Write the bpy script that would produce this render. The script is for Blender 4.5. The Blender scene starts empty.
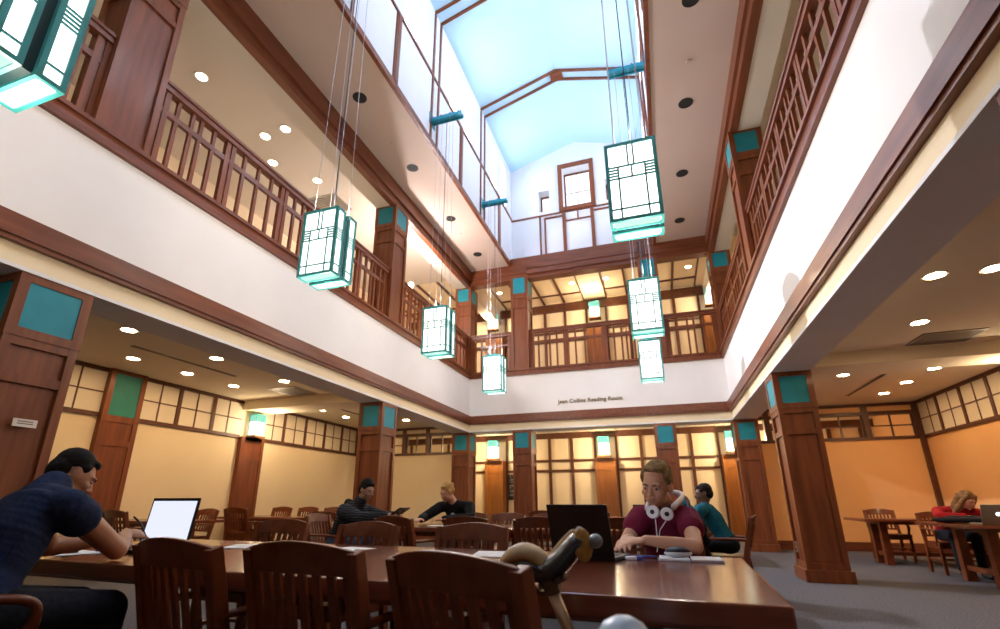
import bpy, bmesh, math, random
from mathutils import Vector, Matrix, Euler
random.seed(7)
PI = math.pi
col = bpy.context.scene.collection

# ------------------------------------------------------------------ materials
MATS = {}
def principled(name, color, rough=0.5, metal=0.0, spec=0.5, coat=0.0, emit=None, estr=0.0):
    m = bpy.data.materials.new(name); m.use_nodes = True
    b = m.node_tree.nodes['Principled BSDF']
    b.inputs['Base Color'].default_value = (*color, 1)
    b.inputs['Roughness'].default_value = rough
    b.inputs['Metallic'].default_value = metal
    b.inputs['Specular IOR Level'].default_value = spec
    b.inputs['Coat Weight'].default_value = coat
    b.inputs['Coat Roughness'].default_value = 0.12
    if emit:
        b.inputs['Emission Color'].default_value = (*emit, 1)
        b.inputs['Emission Strength'].default_value = estr
    MATS[name] = m
    return m
def mottled(name, c1, c2, scale, rough=0.8, detail=3.0, stretch=(1, 1, 1), bump=0.0, coat=0.0, bscale=None, spec=0.5, lo=0.35, hi=0.65):
    """two-tone noise surface in object space"""
    m = principled(name, c1, rough, coat=coat, spec=spec)
    nt = m.node_tree; b = nt.nodes['Principled BSDF']
    tc = nt.nodes.new('ShaderNodeTexCoord'); mp = nt.nodes.new('ShaderNodeMapping')
    mp.inputs['Scale'].default_value = stretch
    nz = nt.nodes.new('ShaderNodeTexNoise'); nz.inputs['Scale'].default_value = scale; nz.inputs['Detail'].default_value = detail
    cr = nt.nodes.new('ShaderNodeValToRGB')
    cr.color_ramp.elements[0].position = lo; cr.color_ramp.elements[1].position = hi
    cr.color_ramp.elements[0].color = (*c1, 1); cr.color_ramp.elements[1].color = (*c2, 1)
    nt.links.new(tc.outputs['Object'], mp.inputs['Vector']); nt.links.new(mp.outputs['Vector'], nz.inputs['Vector'])
    nt.links.new(nz.outputs['Fac'], cr.inputs['Fac']); nt.links.new(cr.outputs['Color'], b.inputs['Base Color'])
    if bump:
        bp = nt.nodes.new('ShaderNodeBump'); bp.inputs['Strength'].default_value = bump; bp.inputs['Distance'].default_value = 0.01
        n2 = nt.nodes.new('ShaderNodeTexNoise'); n2.inputs['Scale'].default_value = bscale or scale * 3
        nt.links.new(mp.outputs['Vector'], n2.inputs['Vector'])
        nt.links.new(n2.outputs['Fac'], bp.inputs['Height']); nt.links.new(bp.outputs['Normal'], b.inputs['Normal'])
    return m
def emitter(name, color, strength):
    m = bpy.data.materials.new(name); m.use_nodes = True
    nt = m.node_tree; nt.nodes.clear()
    e = nt.nodes.new('ShaderNodeEmission'); o = nt.nodes.new('ShaderNodeOutputMaterial')
    e.inputs['Color'].default_value = (*color, 1); e.inputs['Strength'].default_value = strength
    nt.links.new(e.outputs[0], o.inputs[0]); MATS[name] = m
    return m

WOODV = mottled('wood_vertical_grain', (0.145, 0.038, 0.012), (0.225, 0.063, 0.020), 2.2, 0.42, 5, (7, 7, 0.55), coat=0.08, spec=.35)
WOODX = mottled('wood_grain_along_x', (0.130, 0.034, 0.013), (0.200, 0.057, 0.022), 2.2, 0.40, 5, (0.55, 7, 7), coat=0.12, spec=.4)
WOODY = mottled('wood_grain_along_y', (0.130, 0.034, 0.013), (0.200, 0.057, 0.022), 2.2, 0.40, 5, (7, 0.55, 7), coat=0.12, spec=.4)
WOODD = mottled('dark_wood_trim', (0.085, 0.026, 0.010), (0.125, 0.040, 0.016), 3, 0.4, 5, (3, 3, 3))
WOODGLOW = mottled('wood_lantern_glow', (0.20, 0.066, 0.009), (0.28, 0.096, 0.016), 2.2, 0.38, 5, (7, 7, 0.55))  # the same wood with golden lantern light put into its colour
TABLE = mottled('table_top_wood', (0.150, 0.033, 0.015), (0.225, 0.060, 0.029), 2.0, 0.20, 5, (0.7, 9, 9), coat=0.35)
CHAIRW = mottled('chair_wood', (0.125, 0.026, 0.007), (0.190, 0.046, 0.013), 3.0, 0.38, 5, (4, 4, 2), coat=0.1, spec=.35)
PLASTER = mottled('white_plaster', (0.80, 0.775, 0.75), (0.83, 0.805, 0.78), 1.5, 0.9)
CREAM = mottled('cream_wall_paint', (0.83, 0.69, 0.46), (0.86, 0.72, 0.485), 1.2, 0.85)
WARMLITP = mottled('cream_paint_warm_light', (0.90, 0.50, 0.21), (0.92, 0.53, 0.23), 1.2, 0.85)  # wall paint with the warm cast of the lamps mixed into its colour
PANELP = mottled('pale_panel', (0.85, 0.70, 0.48), (0.88, 0.73, 0.51), 2.0, 0.7)
FRIEZEP = mottled('frieze_panel', (0.76, 0.68, 0.54), (0.80, 0.72, 0.57), 2.0, 0.6)
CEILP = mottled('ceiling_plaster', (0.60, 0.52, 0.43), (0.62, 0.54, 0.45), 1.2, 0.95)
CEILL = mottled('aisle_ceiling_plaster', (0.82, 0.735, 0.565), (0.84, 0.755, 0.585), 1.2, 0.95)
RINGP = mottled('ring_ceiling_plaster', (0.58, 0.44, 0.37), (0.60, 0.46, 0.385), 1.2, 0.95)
WELLW = mottled('lantern_well_plaster', (0.74, 0.75, 0.79), (0.77, 0.78, 0.82), 1.2, 0.95)
BLUEC = mottled('sky_blue_ceiling', (0.44, 0.66, 0.82), (0.47, 0.70, 0.86), 0.6, 0.95)
CARPET = mottled('grey_carpet', (0.085, 0.083, 0.092), (0.165, 0.16, 0.17), 55, 1.0, 6, bump=0.5, bscale=160, spec=0.1)
TEAL = mottled('teal_panel', (0.0, 0.21, 0.27), (0.005, 0.25, 0.31), 4, 0.55)
TEALG = mottled('green_teal_panel', (0.0, 0.17, 0.14), (0.005, 0.20, 0.17), 4, 0.55)
TEALM = principled('teal_metal', (0.06, 0.40, 0.40), 0.45, 0.0)
TEALB = principled('turquoise_bracket', (0.01, 0.28, 0.40), 0.4, 0.2)
DTEAL = principled('dark_teal_metal', (0.006, 0.035, 0.04), 0.45, 0.3)
MINT = emitter('mint_glass', (0.58, 0.90, 0.76), .9)
LGLASS = emitter('lantern_white_glass', (1.0, 0.95, 0.90), 2.0)
WGLASS = emitter('wall_lantern_glass', (1.0, 0.92, 0.74), 1.7)
WGREEN = emitter('wall_lantern_green_glass', (0.32, 0.75, 0.55), .8)
DOWNU = emitter('gallery_downlight_lamp', (1.0, 0.80, 0.58), 16.0)
DOWN = emitter('downlight_lamp', (1.0, 0.66, 0.34), 120.0)
SKYP = emitter('daylight_pane', (0.80, 0.86, 1.0), 23.0)
SKYE = emitter('daylight_pane_end', (0.9, 0.95, 1.0), 1.3)
BLACK = principled('black_can', (0.006, 0.006, 0.006), 0.6)
DARKG = principled('dark_gap', (0.02, 0.017, 0.015), 0.8)
VENTM = principled('vent_metal', (0.30, 0.27, 0.23), 0.5, 0.3)
SLOTM = principled('slot_metal', (0.16, 0.12, 0.085), 0.6, 0.2)
CABLE = principled('steel_cable', (0.45, 0.42, 0.42), 0.4, 0.7)
CORDM = principled('dark_cord', (0.03, 0.04, 0.05), 0.6)
TRIMW = principled('white_trim_ring', (0.75, 0.7, 0.62), 0.6)
STEEL = principled('brushed_steel', (0.55, 0.55, 0.56), 0.3, 0.9)
GLASSI = bpy.data.materials.new('clear_glass'); GLASSI.use_nodes = True
_b = GLASSI.node_tree.nodes['Principled BSDF']
_b.inputs['Base Color'].default_value = (1, 1, 1, 1); _b.inputs['Roughness'].default_value = 0.02
_b.inputs['Transmission Weight'].default_value = 1.0; _b.inputs['IOR'].default_value = 1.05

# ------------------------------------------------------------------ mesh builder
class MB:
    def __init__(s): s.v = []; s.f = []
    def add(s, vs, fs):
        b = len(s.v); s.v += [tuple(v) for v in vs]; s.f += [tuple(b + i for i in f) for f in fs]; return s
    def box(s, x0, x1, y0, y1, z0, z1):
        x0, x1 = min(x0, x1), max(x0, x1); y0, y1 = min(y0, y1), max(y0, y1); z0, z1 = min(z0, z1), max(z0, z1)
        return s.add([(x0,y0,z0),(x1,y0,z0),(x1,y1,z0),(x0,y1,z0),(x0,y0,z1),(x1,y0,z1),(x1,y1,z1),(x0,y1,z1)],
              [(0,3,2,1),(4,5,6,7),(0,1,5,4),(1,2,6,5),(2,3,7,6),(3,0,4,7)])
    def mbox(s, M, sx, sy, sz):
        vs = [M @ Vector((x*sx/2, y*sy/2, z*sz/2)) for z in (-1,1) for (x,y) in ((-1,-1),(1,-1),(1,1),(-1,1))]
        return s.add(vs, [(0,3,2,1),(4,5,6,7),(0,1,5,4),(1,2,6,5),(2,3,7,6),(3,0,4,7)])
    def bar(s, p, q, w, h, up=(0,0,1)):
        p, q = Vector(p), Vector(q); d = (q-p); L = d.length; d.normalize()
        u = Vector(up); r = d.cross(u)
        if r.length < 1e-4: r = d.cross(Vector((0,1,0)))
        r.normalize(); u = r.cross(d)
        M = Matrix.Translation((p+q)/2) @ Matrix((r, d, u)).transposed().to_4x4()
        return s.mbox(M, w, L, h)
    def sweep(s, rings):
        n = len(rings[0]); vs = [v for r in rings for v in r]; fs = []
        for i in range(len(rings)-1):
            for j in range(n):
                a, b2 = i*n+j, i*n+(j+1) % n
                fs.append((a, b2, b2+n, a+n))
        fs.append(tuple(reversed(range(n)))); fs.append(tuple(range((len(rings)-1)*n, len(rings)*n)))
        return s.add(vs, fs)
    def tube(s, pts, rad, n=8, squash=1.0, up=(0,0,1)):
        pts = [Vector(p) for p in pts]; rings = []
        rads = rad if isinstance(rad, (list, tuple)) else [rad]*len(pts)
        for i, p in enumerate(pts):
            d = (pts[min(i+1, len(pts)-1)] - pts[max(i-1, 0)]).normalized()
            r = d.cross(Vector(up))
            if r.length < 1e-3: r = d.cross(Vector((0,1,0)))
            r.normalize(); u = r.cross(d)
            rings.append([p + r*math.cos(2*PI*k/n)*rads[i] + u*math.sin(2*PI*k/n)*rads[i]*squash for k in range(n)])
        return s.sweep(rings)
    def ribbon(s, pts, w, t, up=(0,0,1)):
        """rectangular section swept along pts: w across, t along up"""
        pts = [Vector(p) for p in pts]; rings = []
        for i, p in enumerate(pts):
            d = (pts[min(i+1, len(pts)-1)] - pts[max(i-1, 0)]).normalized()
            r = d.cross(Vector(up))
            if r.length < 1e-3: r = d.cross(Vector((0,1,0)))
            r.normalize(); u = r.cross(d)
            rings.append([p - r*w/2 - u*t/2, p + r*w/2 - u*t/2, p + r*w/2 + u*t/2, p - r*w/2 + u*t/2])
        return s.sweep(rings)
    def lathe(s, prof, c=(0,0,0), n=20, M=None):
        loop = prof[0][0] > .0095 and prof[-1][0] > .0095 and (prof[0][1] != prof[-1][1] or prof[0][0] != prof[-1][0]) and M is None and c == (0,0,0) and len(prof) <= 5
        if loop: prof = list(prof)+[prof[0]]
        rings = [[(r*math.cos(2*PI*k/n), r*math.sin(2*PI*k/n), z) for k in range(n)] for r, z in prof]
        T = Matrix.Translation(c) if M is None else M
        rings = [[T @ Vector(v) for v in r] for r in rings]
        if loop:
            n2 = n; vs = [v for r in rings[:-1] for v in r]; k = len(rings)-1
            return s.add(vs, [(i*n2+j, i*n2+(j+1) % n2, ((i+1) % k)*n2+(j+1) % n2, ((i+1) % k)*n2+j) for i in range(k) for j in range(n2)])
        return s.sweep(rings)
    def ball(s, M, seg=12, rng=8):
        prof = [(math.sin(PI*i/rng), -math.cos(PI*i/rng)) for i in range(rng+1)]
        prof[0] = (0.02, -1); prof[-1] = (0.02, 1)
        return s.lathe(prof, n=seg, M=M)
    def prism(s, poly, axis, a, b):
        """poly of 2D points extruded along axis 'x','y' or 'z' from a to b"""
        def mk(p, t):
            return {'x': (t, p[0], p[1]), 'y': (p[0], t, p[1]), 'z': (p[0], p[1], t)}[axis]
        n = len(poly)
        return s.sweep([[mk(p, a) for p in poly], [mk(p, b) for p in poly]])
    def build(s, name, mat, parent=None, bevel=0.0, smooth=False, segs=2):
        me = bpy.data.meshes.new(name); me.from_pydata(s.v, [], s.f); me.validate()
        bm = bmesh.new(); bm.from_mesh(me); bmesh.ops.recalc_face_normals(bm, faces=bm.faces)
        if bevel:
            ed = [e for e in bm.edges if len(e.link_faces) == 2 and e.calc_face_angle(0) > 0.6]
            bmesh.ops.bevel(bm, geom=ed, offset=bevel, segments=segs, affect='EDGES', profile=0.6, clamp_overlap=True)
        bm.to_mesh(me); bm.free()
        for p in me.polygons: p.use_smooth = smooth
        me.materials.append(mat)
        o = bpy.data.objects.new(name, me); col.objects.link(o)
        if parent is not None: o.parent = parent
        return o

def tag(o, label=None, cat=None, group=None, kind=None):
    if label: o['label'] = label
    if cat: o['category'] = cat
    if group: o['group'] = group
    if kind: o['kind'] = kind
    return o
def empty(name, loc=(0,0,0), rz=0.0, label=None, cat=None, group=None):
    o = bpy.data.objects.new(name, None); col.objects.link(o)
    o.location = loc; o.rotation_euler = (0,0,rz); o.empty_display_size = 0.1
    return tag(o, label, cat, group)
def kids(o): return [c for c in bpy.data.objects if c.parent == o]
def copy_tree(o, kidmap=None):
    def rec(src, parent):
        c = src.copy(); col.objects.link(c); c.parent = parent
        for ch in CH.get(src.name, []): rec(ch, c)
        return c
    CH = {}
    for ob in list(col.objects):
        if ob.parent: CH.setdefault(ob.parent.name, []).append(ob)
    return rec(o, None)
def struct(mb, name, mat, **k):
    o = mb.build(name, mat, **k); o['kind'] = 'structure'; return o
ORD = ['first','second','third','fourth','fifth','sixth','seventh','eighth','ninth','tenth','eleventh','twelfth']

# ------------------------------------------------------------------ key dimensions (metres)
CX = -1.6285
XL, XR = -4.977, 1.718            # inner faces of the side columns
CW, CD = 0.506, 0.562             # column width (x) and depth (y)
YN, YM, YC = 2.25, 8.10, 12.68    # front faces: near, middle, corner columns
Y0 = -2.35                        # near end of the atrium (behind the camera)
ZB = 2.885                        # underside of ground floor beams
ZC = 3.235                        # ground floor aisle ceiling
ZF = 4.40                         # top of white fascia / gallery floor edge
WLX, WRX = -8.905, 5.648          # outer side walls
YE = 13.53                        # aisle end partitions
YB = 16.15                        # back wall
YF = -5.8                         # wall behind the camera
ZS = 7.31                         # underside of upper beams
ZR = 7.83                         # upper ceilings
BX = CW
def mir(x): return 2*CX - x
# ================================================================== the setting: shell
struct(MB().box(WLX-.2, WRX+.2, YF-.2, YB+.2, -0.2, 0), 'floor', CARPET)
# outer walls
def wall_pair(name, mbl, mbu, ml, mu):
    a = struct(mbl, name, ml); b = mbu.build('upper_wall', mu, parent=a); return a
wall_pair('wall_left', MB().box(WLX-.2, WLX, YF-.2, YB+.2, 0, ZC), MB().box(WLX-.2, WLX, YF-.2, YB+.2, ZC, 8.1), CREAM, PANELP)
wall_pair('wall_right', MB().box(WRX, WRX+.2, YF-.2, YB+.2, 0, ZC), MB().box(WRX, WRX+.2, YF-.2, YB+.2, ZC, 8.1), WARMLITP, PANELP)
wall_pair('wall_back', MB().box(WLX, WRX, YB, YB+.2, 0, ZC), MB().box(WLX, WRX, YB, YB+.2, ZC, 8.1), PANELP, PANELP)
wall_pair('wall_front', MB().box(WLX, WRX, YF-.2, YF, 0, ZC), MB().box(WLX, WRX, YF-.2, YF, ZC, 8.1), CREAM, PANELP)
# intermediate slab ring: aisle ceilings with gallery floor above
yb0, yb1 = YC, YC+CD
def ring(mb, z0, z1, xi0, xi1, yi0, yi1, xo0=WLX, xo1=WRX, yo0=YF, yo1=YB):
    mb.box(xo0, xi0, yo0, yo1, z0, z1); mb.box(xi1, xo1, yo0, yo1, z0, z1)
    mb.box(xi0, xi1, yi1, yo1, z0, z1); mb.box(xi0, xi1, yo0, yi0, z0, z1); return mb
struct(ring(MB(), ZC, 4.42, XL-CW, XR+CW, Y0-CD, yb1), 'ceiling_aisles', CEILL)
# perimeter beams (white fascia inside, plaster soffit)
m = MB(); ring(m, ZB, ZF+.02, XL, XR, Y0, YC, XL-CW, XR+CW, Y0-CD, yb1)
struct(m, 'wall_fascia', PLASTER)
# cross beams in the aisles
m = MB()
for y in (8.55, 2.6):
    m.box(WLX, XL-CW, y, y+.66, 3.03, ZC+.01); m.box(XR+CW, WRX, y, y+.66, 3.03, ZC+.01)
struct(m, 'ceiling_beam', CEILL)
# wooden band round the fascia
def band(mb, z0, z1, proj, lip=0.0):
    xl, xr, y0, y1 = XL, XR, Y0, YC
    mb.box(xl, xl+proj, y0, y1, z0, z1); mb.box(xr-proj, xr, y0, y1, z0, z1)
    mb.box(xl+proj, xr-proj, y1-proj, y1, z0, z1); mb.box(xl+proj, xr-proj, y0, y0+proj, z0, z1)
m = MB(); band(m, 3.13, 3.320, .085); band(m, 3.09, 3.13, .065)
struct(m, 'trim_1', WOODY)
m = MB(); band(m, ZB, ZB+.035, .018)
struct(m, 'trim_2', PLASTER)
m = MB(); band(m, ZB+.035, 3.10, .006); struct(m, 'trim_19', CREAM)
# upper ceilings
WX0, WX1, WY0, WY1 = -3.714, 0.427, -2.55, 12.86      # lantern well
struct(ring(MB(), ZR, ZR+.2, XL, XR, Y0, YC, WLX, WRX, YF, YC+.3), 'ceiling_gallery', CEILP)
struct(MB().box(WLX, WRX, YC+.3, YB, ZR+.1, ZR+.3), 'ceiling_back_gallery', PANELP)
m = MB(); m.box(XL, WX0-.04, Y0, YC, ZR, ZR+.2); m.box(WX1+.04, XR, Y0, YC, ZR, ZR+.2)
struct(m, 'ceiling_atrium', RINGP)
# plaster beams over the column lines, with the wooden fascia boards towards the atrium
m = MB(); m.box(XL-CW, XL-.15, Y0, YB, ZS, ZR+.01); m.box(XR+.15, XR+CW, Y0, YB, ZS, ZR+.01)
struct(m, 'ceiling_beam_upper', CEILP)
m = MB()
for s in (0, 1):
    f = (lambda x: x) if s == 0 else mir
    m.box(f(XL-.15), f(XL-.02), Y0, YC+.2, ZS-.01, ZR); m.box(f(XL-.02), f(XL+.03), Y0, YC+.2, ZS+.16, ZR-.12)
    m.box(f(XL-.02), f(XL+.015), Y0, YC+.2, ZR-.12, ZR)
struct(m, 'trim_3', WOODY)
m = MB(); m.box(XL-.02, XR+.02, YC-.006, YC+.296, ZS+.03, ZR+.21)
m.box(XL, XR, YC-.035, YC, ZS+.20, ZR-.12)
m.box(-3.205, CX*2+3.205, YC-.07, YC, ZS+.14, ZR+.10); m.box(-3.205, CX*2+3.205, YC-.10, YC, ZS+.30, ZR+.04)
m.box(XL-.02, XR+.02, Y0-.3, Y0, ZS+.03, ZR+.2)
struct(m, 'trim_4', WOODX)
# ---- lantern well
EZ, AZ = 11.30, 11.93             # eaves, ridge
m = MB()
def wellwall(m, x0, x1, holes):
    """long wall between y WY0..WY1, z ZR..EZ, with rectangular openings (y0,y1,z0,z1)"""
    zs = sorted({h[2] for h in holes} | {h[3] for h in holes}); z0, z1 = zs[0], zs[1]
    m.box(x0, x1, WY0, WY1, ZR+.06, z0); m.box(x0, x1, WY0, WY1, z1, EZ+.1)
    y = WY0
    for h in sorted(holes):
        m.box(x0, x1, y, h[0], z0, z1); y = h[1]
    m.box(x0, x1, y, WY1, z0, z1)
raft = [-1.75, 1.25, 4.27, 7.25, 10.15]
wins = []
for a in raft:
    for c in (0.98, 1.86): wins.append((a+c-.235, a+c+.235, 9.58, 10.95))
wl = [w for w in wins if w[1] < WY1-.1]
m = MB(); wellwall(m, WX0-.42, WX0, wl); struct(m, 'wall_well_left', WELLW)
m = MB(); wellwall(m, WX1, WX1+.42, wl); struct(m, 'wall_well_right', WELLW)
n = 0
for sgn, xx, side in ((-1, WX0-.34, 'left'), (1, WX1+.34, 'right')):
    for w in wl:
        n += 1
        o = struct(MB().box(xx-.01, xx+.01, w[0], w[1], w[2], w[3]), 'window_%d' % n, SKYP)
        fr = MB(); yc = (w[0]+w[1])/2
        for yy in (w[0]+.015, w[1]-.015): fr.box(xx-.03, xx+.03, yy-.015, yy+.015, w[2], w[3])
        for zz in (w[2]+.015, w[3]-.015, (w[2]+w[3])/2): fr.box(xx-.03, xx+.03, w[0]+.03, w[1]-.03, zz-.012, zz+.012)
        fr.build('window_frame', WOODV, parent=o)
# gable end wall with a large and two small windows
bw = (-2.14, -1.115, 9.60, 11.08); sw1 = (-2.82, -2.48, 9.66, 10.34); sw2 = (mir(-2.48), mir(-2.82), 9.66, 10.34)
m = MB()
T = .42
xs = [WX0-.42, sw1[0], sw1[1], bw[0]+.09, bw[1]-.09, sw2[0], sw2[1], WX1+.42]
m.box(xs[0], xs[-1], WY1, WY1+T, ZR+.05, 9.60)
m.box(xs[0], xs[1], WY1, WY1+T, 9.6, 11.3); m.box(xs[2], xs[3], WY1, WY1+T, 9.6, 11.3)
m.box(xs[4], xs[5], WY1, WY1+T, 9.6, 11.3); m.box(xs[6], xs[7], WY1, WY1+T, 9.6, 11.3)
for s in (sw1, sw2): m.box(s[0], s[1], WY1, WY1+T, s[3], 11.3)
m.box(xs[3], xs[4], WY1, WY1+T, 11.02, 11.3)
m.prism([(WX0-.42, 11.3), (WX1+.42, 11.3), (WX1+.05, EZ+.02), (CX, AZ+.05), (WX0-.05, EZ+.02)], 'y', WY1, WY1+T)
struct(m, 'wall_well_back', WELLW)
struct(MB().prism([(WX0-.42, ZR), (WX1+.42, ZR), (WX1+.42, EZ), (CX, AZ+.05), (WX0-.42, EZ)], 'y', WY0-.3, WY0), 'wall_well_front', WELLW)
def bigwin(k, x0, x1, z0, z1, frame_w, panes, fm):
    o = struct(MB().box(x0, x1, WY1+T-.06, WY1+T-.03, z0, z1), 'window_%d' % k, SKYE)
    fr = MB(); yy0, yy1 = WY1+T-.10, WY1+T-.02
    fr.box(x0-.02, x0+.05, yy0, yy1, z0, z1); fr.box(x1-.05, x1+.02, yy0, yy1, z0, z1)
    fr.box(x0+.05, x1-.05, yy0, yy1, z1-.05, z1); fr.box(x0+.05, x1-.05, yy0, yy1, z0, z0+.04)
    for i in range(1, panes[0]):
        xx = x0+(x1-x0)*i/panes[0]; fr.box(xx-.008, xx+.008, yy0+.02, yy1, z0, z1)
    for i in range(1, panes[1]):
        zz = z0+(z1-z0)*i/panes[1]; fr.box(x0, x1, yy0+.02, yy1, zz-.008, zz+.008)
    fr.build('window_frame', WOODV, parent=o)
    if frame_w:
        cs = MB(); a = frame_w
        cs.box(x0-a, x0, WY1-.06, WY1, z0-a, z1+a); cs.box(x1, x1+a, WY1-.06, WY1, z0-a, z1+a)
        cs.box(x0, x1, WY1-.06, WY1, z1, z1+a); cs.box(x0, x1, WY1-.06, WY1, z0-a, z0)
        cs.build('window_casing', WOODV, parent=o)
    return n
bigwin(n+1, bw[0]+.09, bw[1]-.09, 9.60, 11.02, .13, (2, 2), WOODV)
bigwin(n+2, *sw1, 0, (1, 1), WOODV); bigwin(n+3, *sw2, 0, (1, 1), WOODV)
# trim on the well walls: bottom edge strip, rail, paired strips below each rafter, mid posts
def welltrim(side):
    m = MB()
    def bx(d0, d1, y0, y1, z0, z1):
        if side < 0: m.box(WX0+d0, WX0+d1, y0, y1, z0, z1)
        else: m.box(WX1-d0, WX1-d1, y0, y1, z0, z1)
    bx(-.04, .03, WY0, WY1, ZR-.02, ZR+.10)
    bx(0, .03, WY0, WY1, 9.47, 9.53)
    for y in raft:
        for d in (-.145, .145): bx(0, .03, y+d-.028, y+d+.028, ZR+.1, EZ-.02)
        bx(0, .035, y+1.42-.075, y+1.42+.075, ZR+.1, 9.47); bx(.0, .045, y+1.42-.045, y+1.42+.045, ZR+.1, 9.47)
    return m
struct(welltrim(-1), 'trim_5', WOODV); struct(welltrim(1), 'trim_6', WOODV)
m = MB(); yy = WY1-.03
m.box(WX0, WX1, yy, WY1, 9.43, 9.48)
for x in (-2.79, -2.64, mir(-2.79), mir(-2.64)): m.box(x-.025, x+.025, yy, WY1, ZR+.1, 9.35 if x in (-2.64,) else 9.43)
m.box(-2.64, -2.0, yy, WY1, 9.31, 9.36); m.box(mir(-2.0), mir(-2.64), yy, WY1, 9.31, 9.36)
for x in (-2.05, mir(-2.05)): m.box(x-.05, x+.05, yy-.01, WY1, ZR+.1, 9.43)
m.box(-2.0, mir(-2.0), yy, WY1, 9.12, 9.16); m.box(CX-.02, CX+.02, yy, WY1, 9.16, 9.4)
struct(m, 'trim_7', WOODV)
# blue gabled ceiling
m = MB(); t = .15
m.prism([(WX0-.45, EZ-.02+(-.45)*(AZ-EZ)/2.07), (CX, AZ), (WX1+.45, EZ-.02+(-.45)*(AZ-EZ)/2.07), (WX1+.45, EZ+t), (CX, AZ+t+.1), (WX0-.45, EZ+t)], 'y', WY0-.3, WY1+.5)
struct(m, 'ceiling_blue', BLUEC)
m = MB()
for y in raft:
    for d in (-.145, .145):
        m.bar((WX0, y+d, EZ-.03), (CX, y+d, AZ-.03), .055, .06); m.bar((CX, y+d, AZ-.03), (WX1, y+d, EZ-.03), .055, .06)
    m.box(CX-.16, CX+.16, y-.145, y+.145, AZ-.10, AZ-.02)
struct(m, 'trim_8', WOODX)
# ---- aisle end partitions with transom windows
def partition(name, x0, x1, k0):
    m = MB(); m.box(x0, x1, YE, YE+.12, 0, 2.40); m.box(x0, x1, YE, YE+.12, 3.04, ZC)
    o = struct(m, name, CREAM if x0 < -3 else WARMLITP)
    w = MB(); a = YE-.03
    w.box(x0, x1, a, YE+.15, 2.395, 2.465); w.box(x0, x1, a, YE+.15, 2.97, 3.05); w.box(x0, x1, a, YE, 3.165, ZC)
    return o, w
outer = [(WLX, XL-CW+.05), (XR+CW-.05, WRX)]
kk = n+4
for (x0, x1), nm, posts in ((outer[0], 'wall_partition_left', [-8.88, -7.42, -6.62, -5.82]), (outer[1], 'wall_partition_right', [5.60, 4.62, 3.59, 2.56])):
    o, w = partition(nm, x0, x1, 0)
    if posts[0] < 0: posts = [-8.85, -8.25, -7.45, -6.65, -5.75]
    for p in posts: w.box(p-.06, p+.06, YE-.035, YE+.155, 2.46, 3.2)
    ps = sorted(posts)
    for a, b in zip(ps, ps[1:]):
        gl = struct(MB().box(a+.06, b-.06, YE+.055, YE+.065, 2.465, 2.97), 'window_%d' % kk, GLASSI); kk += 1
        mu = MB(); c = (a+b)/2
        mu.box(c-.012, c+.012, YE+.03, YE+.09, 2.465, 2.97); mu.box(a+.06, b-.06, YE+.03, YE+.09, 2.705, 2.73)
        for e in (a+.07, b-.07): mu.box(e-.012, e+.012, YE+.03, YE+.09, 2.465, 2.97)
        mu.build('window_bars', WOODD, parent=gl)
    struct(w, 'trim_%d' % (9 if x0 < -3 else 10), WOODD)
# ---- side wall friezes
def frieze(name, xw, sgn, ys, mids, gaps):
    m = MB(); pn = MB()
    def bx(mb, d, y0, y1, z0, z1): mb.box(xw, xw+sgn*d, y0, y1, z0, z1)
    segs = []; y = YF
    for g0, g1 in gaps: segs.append((y, g0)); y = g1
    segs.append((y, YE))
    for a, b in segs:
        bx(m, .035, a, b, 2.398, 2.468); bx(m, .035, a, b, 3.165, ZC); bx(pn, .008, a, b, 2.468, 3.165)
        bx(m, .018, a, b, 2.805, 2.828)
    for y in ys: bx(m, .03, y-.04, y+.04, 2.46, 3.17)
    for y in mids: bx(m, .018, y-.012, y+.012, 2.46, 3.17)
    o = struct(m, name, WOODD); pn.build('frieze_panel', FRIEZEP, parent=o)
    return o
PIL = [5.88, 8.90]
frieze('trim_11', WLX, 1, [6.98, 7.79, 9.92, 10.72, 11.52, 12.32, 13.10, 4.75, 3.95], [6.58, 7.38, 8.18, 9.55, 10.32, 11.12, 11.92, 12.72, 13.35, 5.15, 4.35], [(5.56, 6.20), (8.56, 9.24)])
frieze('trim_12', WRX, -1, [12.62, 11.72, 10.84, 9.96, 7.0], [13.02, 12.16, 11.28, 10.4], [(5.56, 6.20), (8.56, 9.24)])
# corner posts
m = MB(); m.box(WLX, WLX+.07, YE-.07, YE, 0, ZC); m.box(WRX-.09, WRX, YE-.09, YE, 0, ZC)
struct(m, 'trim_13', WOODD)
# baseboards
struct(MB().box(WLX, WLX+.025, YF, YE, 0, .16), 'baseboard_left', WOODY)
struct(MB().box(WRX-.025, WRX, YF, YE, 0, .16), 'baseboard_right', WOODY)
m = MB(); m.box(WLX, XL-CW, YE-.025, YE, 0, .19); m.box(XR+CW-.03, WRX, YE-.025, YE, 0, .19)
struct(m, 'baseboard_end', WOODX)
# ---- back wall joinery (both storeys)
def joinery(name, z0, mat):
    m = MB(); a = YB-.06
    m.box(WLX, WRX, a-.02, YB, z0+(3.12 if z0 else 3.05), z0+3.42 if z0 else ZC)
    for z in (2.02, 2.34): m.box(WLX, WRX, a+.01, YB, z0+z-.035, z0+z+.035)
    x = CX-3.64*2
    for i in range(5):
        c = CX+3.64*(i-2)
        for d in (.34, 1.09, 1.82, 2.55, 3.31):
            if WLX < c+d < WRX: m.box(c+d-.035 if d in (.34, 3.31) else c+d-.045, c+d+(.035 if d in (.34, 3.31) else .045), a, YB, z0+.02, z0+3.2)
    m.box(WLX, WRX, a-.0, YB, z0, z0+.18)
    return struct(m, name, mat)
joinery('trim_14', 0, WOODD); joinery('trim_15', 4.42, WOODD)
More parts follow.
